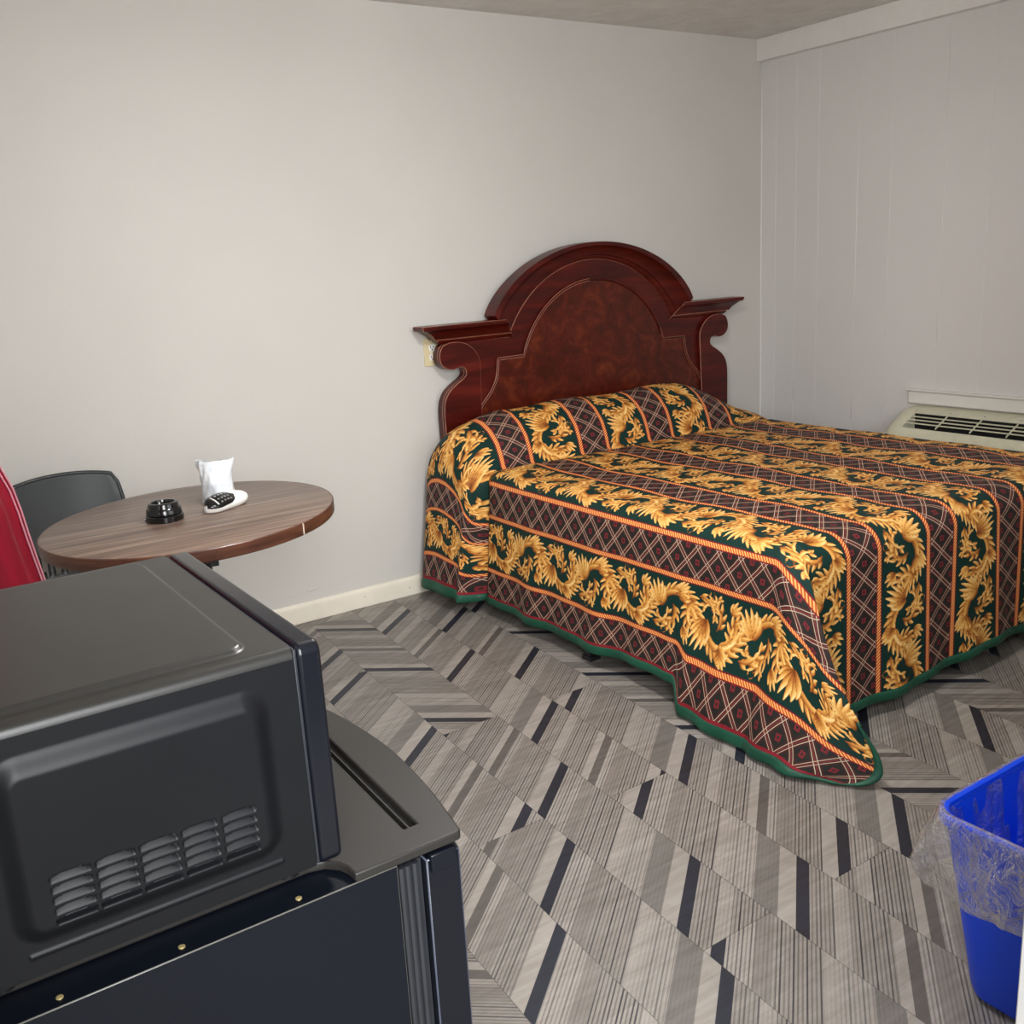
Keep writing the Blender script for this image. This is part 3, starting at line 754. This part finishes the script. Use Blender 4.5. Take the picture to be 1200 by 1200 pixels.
# ------------------------------------------------------------------ oval table
TZ = .75; TC = (-3.415, -.892)
tb = empty('table', (TC[0], TC[1], 0), 'oval brown wood-grain laminate table beside the grey wall', 'table')
t = NT('walnut_laminate'); v = t.coord()
mp = t.mapping(v, rot=(0, 0, math.radians(24)), scale=(2.2, 42, 4))
n = t.noise(mp, 1, 5, .62, .5); n2 = t.noise(t.mapping(v, rot=(0, 0, math.radians(24)), scale=(3, 150, 4)), 1, 3, .6)
f = t.add(t.mul(n, .7), t.mul(n2, .3))
M_lam = t.set(t.ramp(f, [(.36, lin(74, 57, 49)), (.5, lin(112, 92, 80)), (.62, lin(142, 121, 107))]), t.math('MULTIPLY_ADD', f, .15, .27), spec=.5)
t = NT('dark_edge_band'); v = t.coord()
n = t.noise(t.mapping(v, scale=(9, 9, 60)), 1, 4)
M_edge = t.set(t.ramp(n, [(.3, lin(58, 32, 24)), (.7, lin(104, 64, 46))]), .35)
ea = math.atan2(.6407, .7678)
def ell(a, b, z, n=96, c=TC):
    return [(c[0]+a*math.cos(k)*math.cos(ea)-b*math.sin(k)*math.sin(ea), c[1]+a*math.cos(k)*math.sin(ea)+b*math.sin(k)*math.cos(ea), z) for k in np.linspace(0, 2*PI, n, endpoint=False)]
A0, B0 = .452, .401
finish('tabletop', loft([ell(A0-.012, B0-.012, TZ-.034), ell(A0-.003, B0-.003, TZ-.034), ell(A0-.003, B0-.003, TZ-.001), ell(A0-.0045, B0-.0045, TZ)]), M_lam, tb, smooth=True)
finish('edge_band', loft([ell(A0-.003, B0-.003, TZ-.034), ell(A0-.001, B0-.001, TZ-.036), ell(A0+.001, B0+.001, TZ-.033), ell(A0+.001, B0+.001, TZ-.003), ell(A0-.001, B0-.001, TZ-.0004), ell(A0-.0035, B0-.0035, TZ-.0004)], cap=False), M_edge, tb, smooth=True)
# pale glue line where the edge band ends meet
bm = bmesh.new()
px, py = -3.222, -1.232
nx, ny = (px-TC[0]), (py-TC[1]); l = math.hypot(nx, ny); nx, ny = nx/l, ny/l
best = min(ell(A0+.001, B0+.001, 0, 400), key=lambda p: abs(math.atan2(p[1]-TC[1], p[0]-TC[0])-math.atan2(ny, nx)))
tube([(best[0]+nx*.0006, best[1]+ny*.0006, TZ-.033), (best[0]+nx*.0008, best[1]+ny*.0008, TZ-.002)], .0022, 6, bm)
s_ = finish('edge_seam', bm, plain('pale_glue', (206, 190, 170), .6), tb); s_['label'] = 'pale seam in the edge band'
M_blk = plain('black_enamel', (20, 20, 21), .4, .1)
finish('column', lathe([(.034, .03), (.034, TZ-.06), (.045, TZ-.055), (.045, TZ-.037)], (TC[0], TC[1], 0), 32), M_blk, tb, smooth=True)
for k in range(4):
    a = math.radians(-100+90*k)
    def arm(r0, r1, h0, h1, z, wd):
        c, s = math.cos(a), math.sin(a)
        P = lambda r, w, zz: (TC[0]+r*c-w*s, TC[1]+r*s+w*c, zz)
        return loft([[P(r0, -wd, z), P(r0, wd, z), P(r0, wd, z+h0), P(r0, -wd, z+h0)], [P(r1, -wd*.8, z if h1 > 0 else z), P(r1, wd*.8, z), P(r1, wd*.8, z+abs(h1)), P(r1, -wd*.8, z+abs(h1))]])
    finish('bracket', arm(.03, .375, .030, .028, TZ-.065, .016), M_blk, tb, bevel=.002)
    finish('foot', arm(.02, .33, .055, .025, 0, .03), M_blk, tb, bevel=.006)

# ------------------------------------------------------------------ things on the table
def lp(x, y): return (x, y, TZ)
# stacked black ashtrays
ax, ay = -3.499, -.900
M_ash = plain('glossy_black_plastic', (14, 14, 15), .16, .1, spec=.6)
asht = empty('ashtray', (ax, ay, TZ), 'round glossy black ashtray with stepped sides on the brown table', 'ashtray')
finish('rim', lathe([(.050, .0005), (.0535, .003), (.0535, .017), (.050, .020), (.044, .021), (.044, .0005)], (ax, ay, TZ), 48), M_ash, asht, smooth=True)
finish('bowl', lathe([(.0435, .0195), (.0505, .022), (.0490, .036), (.0465, .0395), (.0445, .040), (.0415, .052), (.038, .0545), (.033, .0545), (.031, .048), (.010, .047)], (ax, ay, TZ), 48), M_ash, asht, smooth=True)
for k in range(3):
    a = math.radians(-70+120*k); c, s = math.cos(a), math.sin(a)
    finish('cigarette_notch', tube([(ax+c*.050, ay+s*.050, TZ+.010), (ax+c*.0555, ay+s*.0555, TZ+.010)], .006, 10), M_ash, asht, smooth=True)
# white plastic wrapped cups
bx_, by_ = -3.300, -.790
def bag():
    rnd = random.Random(3); rings = []
    camdir = math.radians(-33.5)
    for i in range(27):
        h = i/26; z = .0015+h*.128
        w = .053*(1-.13*math.sin(min(1, h*1.1)*PI)) + (.004*sstep(.72, 1, h)); d = .047*(1-sstep(.45, 1.0, h)*.72)
        r = []
        for k in range(56):
            a = 2*PI*k/56
            wr = 1+.045*math.sin(a*5+h*6)+.035*math.sin(a*11-h*9+1)+.02*math.sin(a*17+h*21)
            wr = 1+(wr-1)*(.4+.6*h)
            x, y = w*math.cos(a)*wr, d*math.sin(a)*wr
            zz = z+(.004*math.cos(2*a)*sstep(.8, 1, h)+.004*math.sin(a*6))*sstep(.5, 1, h) if i else z
            r.append((bx_+x*math.cos(camdir)-y*math.sin(camdir), by_+x*math.sin(camdir)+y*math.cos(camdir), TZ+float(zz)))
        rings.append(r)
    bm = loft(rings, cap=True)
    t = NT('thin_white_plastic'); v = t.coord()
    t.bump(t.noise(t.mapping(v, scale=(1, 1, .4)), 70, 4, .6, .8), .5, .004)
    t.b.inputs['Transmission Weight'].default_value = .0; t.b.inputs['Subsurface Weight'].default_value = .25; t.b.inputs['Subsurface Radius'].default_value = (.03, .03, .03)
    o = finish('plastic_wrapped_cups', bm, t.set(t.ramp(t.noise(v, 25, 2), [(.3, lin(204, 210, 216)), (.7, lin(230, 233, 235))]), .3, spec=.5), smooth='all')
    return tag(o, 'upright crinkled white plastic bag on the table behind the remote', 'bag')
bag()
# remote control
rc = empty('remote_control', (-3.310, -.892, TZ), 'white remote control with black button face lying before the plastic bag', 'remote')
ra = math.atan2(.082, .150)
ROLL = math.radians(26)
def rpt(u, w, z):
    w, z = w*math.cos(ROLL)-(z-.018)*math.sin(ROLL), .0225+w*math.sin(ROLL)+(z-.018)*math.cos(ROLL); z = max(z, .0006)
    return (rc.location.x+u*math.cos(ra)-w*math.sin(ra), rc.location.y+u*math.sin(ra)+w*math.cos(ra), TZ+z)
rings = []
for u in np.linspace(-.086, .086, 25):
    q = abs(u)/.0861; e = max(.02, (1-q**3.2))**.5
    w = .030*e; h = .036*(.55+.45*e) if u > -.02 else (.030+.006*sstep(-.06, -.02, u))*(.5+.5*e)
    rings.append([rpt(u, w*math.copysign(abs(math.cos(a))**.75, math.cos(a)), max(.0006, h*.5+h*.5*math.copysign(abs(math.sin(a))**.75, math.sin(a)))) for a in np.linspace(0, 2*PI, 24, endpoint=False)])
finish('body', loft(rings), plain('white_remote_plastic', (236, 234, 228), .3, .02), rc, smooth='all')
rings = []
for u in np.linspace(-.0865, .022, 17):
    q = min(1, abs(u+.0323)/.0543); e = max(.03, 1-q**3)**.5; w = .0285*e
    zt = .0305+.005*float(sstep(-.06, -.02, u)) if u > -.06 else .0305-.008*((-.06-u)/.0265)**2
    rings.append([rpt(u, w*c, zt+dz) for c, dz in ((1, -.007), (.93, -.001), (.6, .0009), (0, .0014), (-.6, .0009), (-.93, -.001), (-1, -.007))])
fc = finish('button_face', loft(rings, closed=False), M_ash, rc, smooth='all')
fc['label'] = 'glossy black button face'
bm = bmesh.new()
for i in range(4):
    for j in range(3):
        u, w = -.040+.0125*i, -.015+.015*j
        loft([[rpt(u+dx*.0042, w+dy*.0034, z) for dx, dy in ((1, 0), (.7, .7), (0, 1), (-.7, .7), (-1, 0), (-.7, -.7), (0, -1), (.7, -.7))] for z in (.0310+.0048*float(sstep(-.06, -.02, u)), .0338+.0048*float(sstep(-.06, -.02, u)))], bm)
finish('button', bm, plain('pale_button', (120, 120, 120), .5), rc)
bm = bmesh.new()
tube([rpt(-.057, -.019, .0318), rpt(-.055, 0, .0328), rpt(-.057, .019, .0318)], .0022, 8, bm)
finish('stripe', bm, M_rec, rc, smooth='all')

# ------------------------------------------------------------------ chair behind the table
ch = empty('chair', (-3.63, -.40, 0), 'black plastic chair in the corner behind the table', 'chair')
M_ch = plain('charcoal_plastic', (31, 35, 36), .42, .06, 60, .05)
def shell():
    cx, nu, nv = -3.635, 41, 57
    slots = [(-3.635+d) for d in (-.108, -.072, -.036, 0, .036, .072, .108)]
    X = np.zeros((nv, nu)); Y = X.copy(); Z = X.copy()
    for i, h in enumerate(np.linspace(0, 1, nv)):
        z = .44+h*.355
        hw = .205-.030*h; top = .012*(1-0)
        for j, s in enumerate(np.linspace(-1, 1, nu)):
            x = cx+hw*s*(1-.0*h)
            drop = .020*abs(s)**2.2*h+(.028*max(0, abs(s)-.90)/.10*h**6)
            Y[i, j] = -.235+.105*h**.8-.045*abs(s)**2*(1-.35*h)+.010*math.sin(h*PI)
            X[i, j] = x; Z[i, j] = z-drop
    bm = bmesh.new(); V = [[bm.verts.new((X[i, j], Y[i, j], Z[i, j])) for j in range(nu)] for i in range(nv)]
    for i in range(nv-1):
        for j in range(nu-1):
            xm = (X[i, j]+X[i, j+1])/2; zm = (Z[i, j]+Z[i+1, j])/2
            if zm < .545 and zm > .47 and any(abs(xm-s) < .0075 for s in slots): continue
            bm.faces.new((V[i][j], V[i][j+1], V[i+1][j+1], V[i+1][j]))
    loose = [v for v in bm.verts if not v.link_faces]
    bmesh.ops.delete(bm, geom=loose, context='VERTS')
    o = finish('backrest', bm, M_ch, ch, smooth='all')
    m = o.modifiers.new('thick', 'SOLIDIFY'); m.thickness = .010; m.offset = 0
    # rolled rim along the top and the sides
    bm = bmesh.new()
    rim = [(X[i, 0], Y[i, 0], Z[i, 0]) for i in range(nv)]+[(X[-1, j], Y[-1, j], Z[-1, j]) for j in range(1, nu)]+[(X[i, -1], Y[i, -1], Z[i, -1]) for i in range(nv-2, -1, -1)]
    tube(rim, .0075, 8, bm); finish('back_rim', bm, M_ch, ch, smooth='all')
shell()
rings = []
for yy, zz, hw in ((-.225, .445, .205), (-.30, .432, .215), (-.45, .430, .222), (-.58, .438, .222), (-.635, .430, .215), (-.655, .410, .205)):
    rings.append([(-3.635+hw*math.cos(a)*(1 if abs(math.cos(a)) < 1 else 1), yy, zz+.010*math.sin(a)) for a in np.linspace(0, 2*PI, 24, endpoint=False)])
finish('seat', loft(rings), M_ch, ch, smooth='all')
for sx in (-1, 1):
    x = -3.635
    finish('leg', tube([(x+sx*.19, -.60, .420), (x+sx*.20, -.62, .36), (x+sx*.225, -.66, .0)], [.016, .016, .012], 12), M_ch, ch, smooth=True)
    finish('leg', tube([(x+sx*.19, -.24, .432), (x+sx*.20, -.225, .36), (x+sx*.225, -.12, .0)], [.016, .016, .012], 12), M_ch, ch, smooth=True)

# ------------------------------------------------------------------ red curtain on the left
def curtain():
    ys = np.linspace(-2.41, -1.56, 150); zs = np.linspace(.50, 2.20, 120)
    Yg, Zg = np.meshgrid(ys, zs)
    f = (Yg+2.41)/.85
    low = sstep(1.75, .55, Zg)
    X = -4.225+.022*np.sin(f*40)*(1-.3*low)+.012*np.sin(f*17+1)
    X = X+(.245*sstep(1.50, 1.02, Zg)+.04*sstep(1.1, .7, Zg))*sstep(.25, .9, f)+.03*low*np.sin(f*19+.7)*sstep(.3, .8, f)
    X = np.maximum(X, -4.285)
    # the free edge turns back on itself
    back = sstep(.955, 1.0, f)
    Y = Yg-.10*back*low+.05*low*np.sin(Zg*6)*f
    X = X-.035*back
    t = NT('crimson_satin'); v = t.coord()
    n = t.noise(t.mapping(v, scale=(30, 30, 3)), 1, 3)
    t.bump(n, .15, .003)
    pass
    m = t.set(t.ramp(n, [(.3, lin(100, 0, 20)), (.7, lin(126, 2, 30))]), .5, spec=.25)
    me = grid_mesh('curtain', X, Y, Zg); o = link('curtain', me, m)
    s = o.modifiers.new('thick', 'SOLIDIFY'); s.thickness = .002
    tag(o, 'crimson satin curtain with pale stitched hem hanging at far left', 'curtain')
    # stitched hem: a turned-back band and two pale lines near the free edge
    M_hem = plain('pale_pink_stitching', (180, 112, 124), .5, .05)
    bm = bmesh.new()
    for j in (149, 143, 141):
        tube([(X[i, j]+.003, Y[i, j], Zg[i, j]) for i in range(0, 120, 3)], .0022, 6, bm)
    for j in (119, 117): tube([(X[i, j]+.003, Y[i, j], Zg[i, j]) for i in range(0, 120, 3)], .0020, 6, bm)
    tube([(X[0, j]+.002, Y[0, j], Zg[0, j]) for j in range(0, 150, 3)], .0022, 6, bm)
    js = [149, 146, 143, 141]
    loft([[(X[i, j]+.0025, Y[i, j]-.001, Zg[i, j]) for j in js] for i in range(0, 120, 3)], bm, cap=False, closed=False)
    h = finish('hem', bm, M_hem, None, smooth='all'); h.parent = o; h['label'] = 'pale stitched hem'
curtain()
rod = empty('curtain_rod', (-4.225, -2.0, 2.22), 'white curtain rod above the side window', 'curtain rod')
finish('rod', tube([(-4.225, -2.60, 2.215), (-4.225, -1.40, 2.215)], .011, 12), M_white, rod, smooth=True)
for y in (-2.55, -1.45): finish('bracket', boxes((-4.33, -4.22, y-.01, y+.01, 2.20, 2.235)), M_white, rod, bevel=.002)

# ------------------------------------------------------------------ small refrigerator
fr = empty('refrigerator', (-4.02, -2.69, 0), 'black compact refrigerator with bowed door carrying the microwave', 'refrigerator')
def scuffed(name, rgb, rough, spec=.45, bump=.08):
    t = NT(name); v = t.coord(); n = t.noise(v, 220, 2, .5); b = t.noise(v, 4, 4, .6); sc = t.noise(t.mapping(v, scale=(9, 9, 60)), 1, 6, .75)
    c = lin(*rgb)
    col = t.mix(t.math('MULTIPLY_ADD', b, .8, -.2, clamp=True), c, tuple(x*1.25 for x in c[:3])+(1,))
    col = t.mix(t.mul(t.gt(sc, .74), .3), col, lin(120, 122, 130))
    t.bump(n, bump, .0006)
    return t.set(col, t.math('MULTIPLY_ADD', b, .16, rough-.08), spec=spec)
M_fr_side = scuffed('navy_black_steel', (8, 12, 20), .44, .24)
M_fr_top = scuffed('charcoal_moulded_top', (38, 36, 34), .42, .35, .2)
M_fr_door = scuffed('black_door_skin', (11, 14, 21), .30, .3)
M_gasket = plain('dark_grey_gasket', (34, 36, 40), .5)
ZF = .805; FY0, FY1 = -2.935, -2.455
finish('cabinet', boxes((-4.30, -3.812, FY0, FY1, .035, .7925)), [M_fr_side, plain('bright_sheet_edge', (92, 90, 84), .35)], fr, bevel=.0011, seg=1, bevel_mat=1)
front = smooth([(-3.729, -2.934), (-3.7225, -2.900), (-3.711, -2.835), (-3.703, -2.765), (-3.699, -2.695), (-3.702, -2.625), (-3.710, -2.555), (-3.722, -2.49), (-3.729, -2.456)], 5)
plate = [(-4.30, -2.888), (-3.897, -2.888), (-3.880, -2.893), (-3.868, -2.906), (-3.8635, -2.920), (-3.8625, -2.937), (-3.742, -2.938), (-3.733, -2.937)]+front+[(-3.735, -2.452), (-3.744, -2.452), (-3.7625, -2.892), (-3.7800, -2.892), (-3.7620, -2.452), (-4.30, -2.452)]
finish('top_panel', prism(plate, 'z', .7935, ZF), M_fr_top, fr, bevel=.003, seg=3, angle=30)
finish('slot_floor', boxes((-3.80, -3.735, -2.90, -2.46, .785, .7945)), M_fr_top, fr)
finish('slot_rib', prism([(-3.7735, -2.890), (-3.7715, -2.890), (-3.7535, -2.456), (-3.7555, -2.456)], 'z', .7945, .8025), M_fr_top, fr)
M_brass = plain('brass_screw', (206, 186, 130), .3, metal=.6)
for x, y in ((-4.158, -2.9215), (-4.045, -2.9215), (-3.922, -2.9215)):
    finish('screw', lathe([(.0036, 0), (.0034, .0012), (.0014, .0018)], (x, y, .7923), 12), M_brass, fr, smooth=True)['label'] = 'small brass screw head'
door = [(-3.776, -2.934), (-3.733, -2.935)]+[(x-.003, y) for x, y in front[1:-1]]+[(-3.733, -2.455), (-3.776, -2.456)]
finish('door', prism(door, 'z', .065, .783), [M_fr_door, plain('worn_door_edge', (62, 66, 78), .3)], fr, bevel=.0016, seg=1, bevel_mat=1, angle=60)  # door edges in a lighter, worn colour
finish('hinge_cover', prism([(-3.772, -2.9385), (-3.738, -2.939), (-3.738, -2.93), (-3.772, -2.93)], 'z', .766, .7895), M_fr_door, fr, bevel=.002)
bm = bmesh.new()
for x in (-3.804, -3.796, -3.787): tube([(x, -2.925, .06), (x, -2.925, .782)], .0046, 8, bm)
box(bm, -3.811, -3.777, -2.922, -2.465, .06, .782)
finish('gasket', bm, M_gasket, fr, smooth=True)
finish('kick_plate', boxes((-3.90, -3.79, FY0+.02, FY1-.02, .012, .045)), M_blk, fr, bevel=.004)
for x, y in ((-4.26, -2.90), (-4.26, -2.49), (-3.84, -2.90), (-3.84, -2.49)): finish('foot', lathe([(.018, 0), (.018, .03), (.012, .036)], (x, y, 0), 20), M_blk, fr, smooth=True)

# ------------------------------------------------------------------ microwave
mw = empty('microwave', (-4.04, -2.69, ZF), 'black countertop microwave with embossed vented side on the refrigerator', 'microwave')
M_mw = scuffed('satin_black_sheet', (14, 15, 18), .42, .26, .10)
MX0, MX1, MY0, MY1, MZ0, MZ1 = -4.225, -3.8955, -2.914, -2.462, .817, 1.064
R_ = .011
# near side: pressed recess and louvred vents
def side_panel():
    xs = np.linspace(MX0, MX1, 300); zs = np.linspace(MZ0, MZ1-R_, 220)
    X, Z = np.meshgrid(xs, zs)
    def rr(x0, x1, z0, z1, r, w):
        dx = np.maximum(np.maximum(x0+r-X, X-(x1-r)), 0); dz = np.maximum(np.maximum(z0+r-Z, Z-(z1-r)), 0)
        ins = np.minimum(np.minimum(X-x0, x1-X), np.minimum(Z-z0, z1-Z))
        dd = np.where((dx > 0) & (dz > 0), r-np.hypot(dx, dz), ins)
        return sstep(0, w, dd)
    D = -.0095*rr(-4.186, -3.925, .846, 1.036, .030, .022)
    # shallow crease below the recess
    D = D-.0016*np.exp(-((Z-.838)/.0025)**2)*((X > -4.175) & (X < -3.93))
    for c in range(5):
        x0 = -4.1480+.0396*c
        for r in range(5):
            zc = .9125-.0108*r
            q = (X-(x0+.0170))/.0175; e = np.sqrt(np.clip(1-q**2, 0, 1))
            zt = zc+.0030*e+.0012; zb = zc-.0042
            inside = (np.abs(q) < 1) & (Z < zt) & (Z > zb)
            k = np.clip((Z-zb)/np.maximum(zt-zb, 1e-5), 0, 1)
            D = D+np.where(inside, (.0062*k**1.2 if r < 4 else .0085*sstep(0, .4, k)), 0)
    me = grid_mesh('side_panel', X, MY0+D, Z)
    local(mw, link('side_panel', me, M_mw))
side_panel()
# top skin with pressed field, rolled edge over to the side, and the perforated strip at the back left
def top_panel():
    ys = np.concatenate([[MY0], MY0+R_*(1-np.cos(np.linspace(0, PI/2, 8)[1:])), np.linspace(MY0+R_, MY1, 150)[1:]])
    hz = np.concatenate([[MZ1-R_], MZ1-R_+R_*np.sin(np.linspace(0, PI/2, 8)[1:]), np.full(149, MZ1)])
    xs = np.linspace(MX0, MX1, 190)
    X, Y = np.meshgrid(xs, ys); Z = np.repeat(hz[:, None], len(xs), 1)
    def rr(x0, x1, y0, y1, r, w):
        dx = np.maximum(np.maximum(x0+r-X, X-(x1-r)), 0); dy = np.maximum(np.maximum(y0+r-Y, Y-(y1-r)), 0)
        ins = np.minimum(np.minimum(X-x0, x1-X), np.minimum(Y-y0, y1-Y))
        dd = np.where((dx > 0) & (dy > 0), r-np.hypot(dx, dy), ins)
        return sstep(0, w, dd)
    Z = Z+.0050*rr(MX0-.2, -3.930, -2.888, -2.478, .018, .006)
    t = NT('satin_black_top'); v = t.coord()
    sp = t.n('ShaderNodeSeparateXYZ'); t.put(sp.inputs[0], v)
    hx = t.sub(t.math('FRACT', t.add(t.math('DIVIDE', sp.outputs[0], .0062), 1000)), .5); hy = t.sub(t.math('FRACT', t.add(t.math('DIVIDE', sp.outputs[1], .0062), 1000)), .5)
    hole = t.lt(t.math('SQRT', t.add(t.mul(hx, hx), t.mul(hy, hy))), .27)
    reg = t.mul(t.mul(t.gt(sp.outputs[0], -4.168), t.lt(sp.outputs[0], -4.148)), t.mul(t.gt(sp.outputs[1], -2.85), t.lt(sp.outputs[1], -2.62)))
    n = t.noise(v, 220, 2); b = t.noise(v, 4, 4, .6)
    t.bump(n, .10, .0006)
    col = t.mix(t.math('MULTIPLY_ADD', b, .6, -.1, clamp=True), lin(36, 35, 33), lin(43, 41, 38))
    t.set(t.mix(t.mul(hole, reg), col, lin(8, 8, 8)), t.math('MULTIPLY_ADD', b, .12, .30), spec=.5)
    local(mw, link('top_panel', grid_mesh('top_panel', X, Y, Z), t.m))
top_panel()
bm = boxes((MX0, MX1, MY1-.012, MY1, MZ0, MZ1-.006), (MX0, MX0+.004, MY0+.02, MY1, MZ0, MZ1-.006), (MX0, MX1, MY0+.012, MY1, MZ0, MZ0+.004), (MX1-.004, MX1, MY0+.014, MY1, MZ0, MZ1-.008))
finish('chassis', bm, M_mw, mw)
# dark hollow behind the vents
finish('liner', boxes((MX0+.02, MX1-.02, MY0+.022, MY0+.024, MZ0+.01, MZ1-.02)), plain('dark_inside', (10, 10, 11), .8), mw)
M_door = plain('glossy_navy_black', (15, 17, 24), .26, .1, spec=.4)
finish('front_frame', boxes((-3.8950, -3.8915, MY0-.0005, MY1, MZ0+.002, MZ1-.002)), plain('frame_lip', (34, 36, 42), .4), mw, bevel=.001)
finish('door', prism(rrect(MY0-.002, MY1+.002, MZ0-.003, MZ1+.002, .012), 'x', -3.8910, -3.8655), M_door, mw, bevel=.0045, seg=3)
finish('door_window', prism(rrect(MY0+.03, MY1-.13, MZ0+.035, MZ1-.035, .01), 'x', -3.8655, -3.8645), M_ash, mw)
kp = finish('control_panel', prism(rrect(MY1-.105, MY1-.012, MZ0+.02, MZ1-.02, .006), 'x', -3.8655, -3.8640), M_blk, mw)
bm = bmesh.new()
for i in range(5):
    for j in range(3): box(bm, -3.8641, -3.8630, MY1-.098+.027*j, MY1-.076+.027*j, MZ0+.03+.026*i, MZ0+.048+.026*i)
o = finish('button', bm, M_gasket); o.parent = kp
for x, y in ((-4.20, -2.89), (-4.20, -2.49), (-3.92, -2.89), (-3.92, -2.49)): finish('foot', lathe([(.012, 0), (.012, .012), (.009, .013)], (x, y, ZF), 16), M_blk, mw, smooth=True)

# ------------------------------------------------------------------ waste bin and its clear liner
BX0, BX1, BY0, BY1, BH = -2.682, -2.29, -3.165, -2.858, .400
bn = empty('waste_bin', ((BX0+BX1)/2, (BY0+BY1)/2, 0), 'blue plastic wastebasket with a clear liner folded over its rim', 'waste bin')
M_blue = plain('blue_plastic', (6, 70, 228), .38, .05, 8, spec=.4)
def bring(z, ins, r): return [(x, y, z) for x, y in rrect(BX0+ins, BX1-ins, BY0+ins, BY1-ins, r, 8)]
tp = lambda z: .050*(1-z/BH)
body = [bring(.002, tp(0)+.012, .035), bring(.010, tp(0)+.002, .042), bring(.03, tp(.03), .045)]+[bring(z, tp(z), .047) for z in (.1, .2, .3, .38)]
rim = [bring(.381, tp(.38)-.004, .05), bring(.394, -.006, .052), bring(.400, -.003, .052), bring(.400, .003, .048), bring(.39, .006, .046)]
innr = [bring(z, tp(z)+.0045, .044) for z in (.37, .25, .1, .012)]
finish('bucket', loft(body+rim[:0]+[bring(.385, tp(.385), .047), bring(.385, tp(.385)+.0045, .044)]+innr), M_blue, bn, smooth=True)
finish('rim', loft([bring(.386, .0045, .045), bring(.378, -.003, .050), bring(.378, -.008, .053), bring(.394, -.0095, .054), bring(.400, -.006, .053), bring(.4005, 0, .050), bring(.396, .0055, .046), bring(.387, .0065, .046)], cap=False), M_blue, bn, smooth=True)
def liner():
    base = np.array(rrect(0, 1, 0, 1, .25, 8)); n = 240
    # dense outline, resampled by arc length
    def ring(z, ins, r, amp, ph, dz=0):
        P = np.array(rrect(BX0+ins, BX1-ins, BY0+ins, BY1-ins, r, 8)); Q = np.vstack([P, P[:1]])
        s = np.concatenate([[0], np.cumsum(np.hypot(*np.diff(Q, axis=0).T))]); ss = np.linspace(0, s[-1], n, endpoint=False)
        x = np.interp(ss, s, Q[:, 0]); y = np.interp(ss, s, Q[:, 1]); c = np.array([(BX0+BX1)/2, (BY0+BY1)/2])
        d = np.stack([x-c[0], y-c[1]], 1); d /= np.linalg.norm(d, axis=1)[:, None]
        a = ss/s[-1]*2*PI
        w = np.sin(a*9+ph*1.3)*.5+np.sin(a*17-ph*2.1+1)*.35+np.sin(a*31+ph*3+2)*.25+np.sin(a*53+ph*5)*.14
        x = x+d[:, 0]*amp*w; y = y+d[:, 1]*amp*w
        zz = z+dz*(np.sin(a*3+1)*.6+np.sin(a*7)*.4)
        return np.stack([x, y, zz], 1)
    R = []
    spec = [(.225, .030, .038, .006, 0), (.30, .018, .040, .006, .4), (.36, .010, .043, .004, .8), (.392, .0045, .045, .0012, 1.1), (.4022, -.001, .050, .0006, 1.2), (.4015, -.0085, .055, .001, 1.3),
            (.392, -.0125, .056, .0015, 1.5), (.370, -.019, .056, .004, 1.8), (.345, -.026, .056, .0075, 2.1), (.315, -.032, .056, .010, 2.6), (.285, -.035, .056, .0115, 3.1), (.262, -.035, .056, .010, 3.5), (.246, -.031, .056, .008, 3.8)]
    P = [ring(z, i, r, a, p*1.0, .010*max(0, (p-1.8)/2)) for z, i, r, a, p in spec]
    # interpolate between rings for a smooth crinkled film
    T = np.linspace(0, len(P)-1, 60); G = []
    for t_ in T:
        k = min(int(t_), len(P)-2); f = t_-k; G.append(P[k]*(1-f)+P[k+1]*f)
    G = np.array(G); G = np.concatenate([G, G[:, :1]], 1)
    me = grid_mesh('liner', G[..., 0], G[..., 1], G[..., 2])
    t = NT('clear_plastic_film'); v = t.coord()
    h = t.noise(v, 26, 5, .62, 1.4); h2 = t.noise(v, 80, 3, .6, .8)
    bp = t.n('ShaderNodeBump'); bp.inputs['Strength'].default_value = .8; bp.inputs['Distance'].default_value = .016; t.put(bp.inputs['Height'], t.add(h, t.mul(h2, .25)))
    gl = t.n('ShaderNodeBsdfGlossy'); gl.inputs['Roughness'].default_value = .07; t.t.links.new(bp.outputs[0], gl.inputs['Normal'])
    tr = t.n('ShaderNodeBsdfTransparent'); tr.inputs[0].default_value = (.95, .96, .97, 1)
    df = t.n('ShaderNodeBsdfDiffuse'); df.inputs[0].default_value = (.86, .88, .90, 1); t.t.links.new(bp.outputs[0], df.inputs['Normal'])
    lw = t.n('ShaderNodeLayerWeight'); lw.inputs[0].default_value = .32; t.t.links.new(bp.outputs[0], lw.inputs['Normal'])
    m1 = t.n('ShaderNodeMixShader'); t.put(m1.inputs[0], t.math('MULTIPLY_ADD', t.math('POWER', lw.outputs['Facing'], 1.6), .34, .02, clamp=True)); t.t.links.new(tr.outputs[0], m1.inputs[1]); t.t.links.new(df.outputs[0], m1.inputs[2])
    m2 = t.n('ShaderNodeMixShader'); t.put(m2.inputs[0], t.math('MULTIPLY_ADD', lw.outputs['Fresnel'], .85, .03, clamp=True)); t.t.links.new(m1.outputs[0], m2.inputs[1]); t.t.links.new(gl.outputs[0], m2.inputs[2])
    t.t.links.new(m2.outputs[0], t.out.inputs[0])
    o = link('liner', me, t.m); local(bn, o); o['label'] = 'clear crinkled plastic liner'
liner()
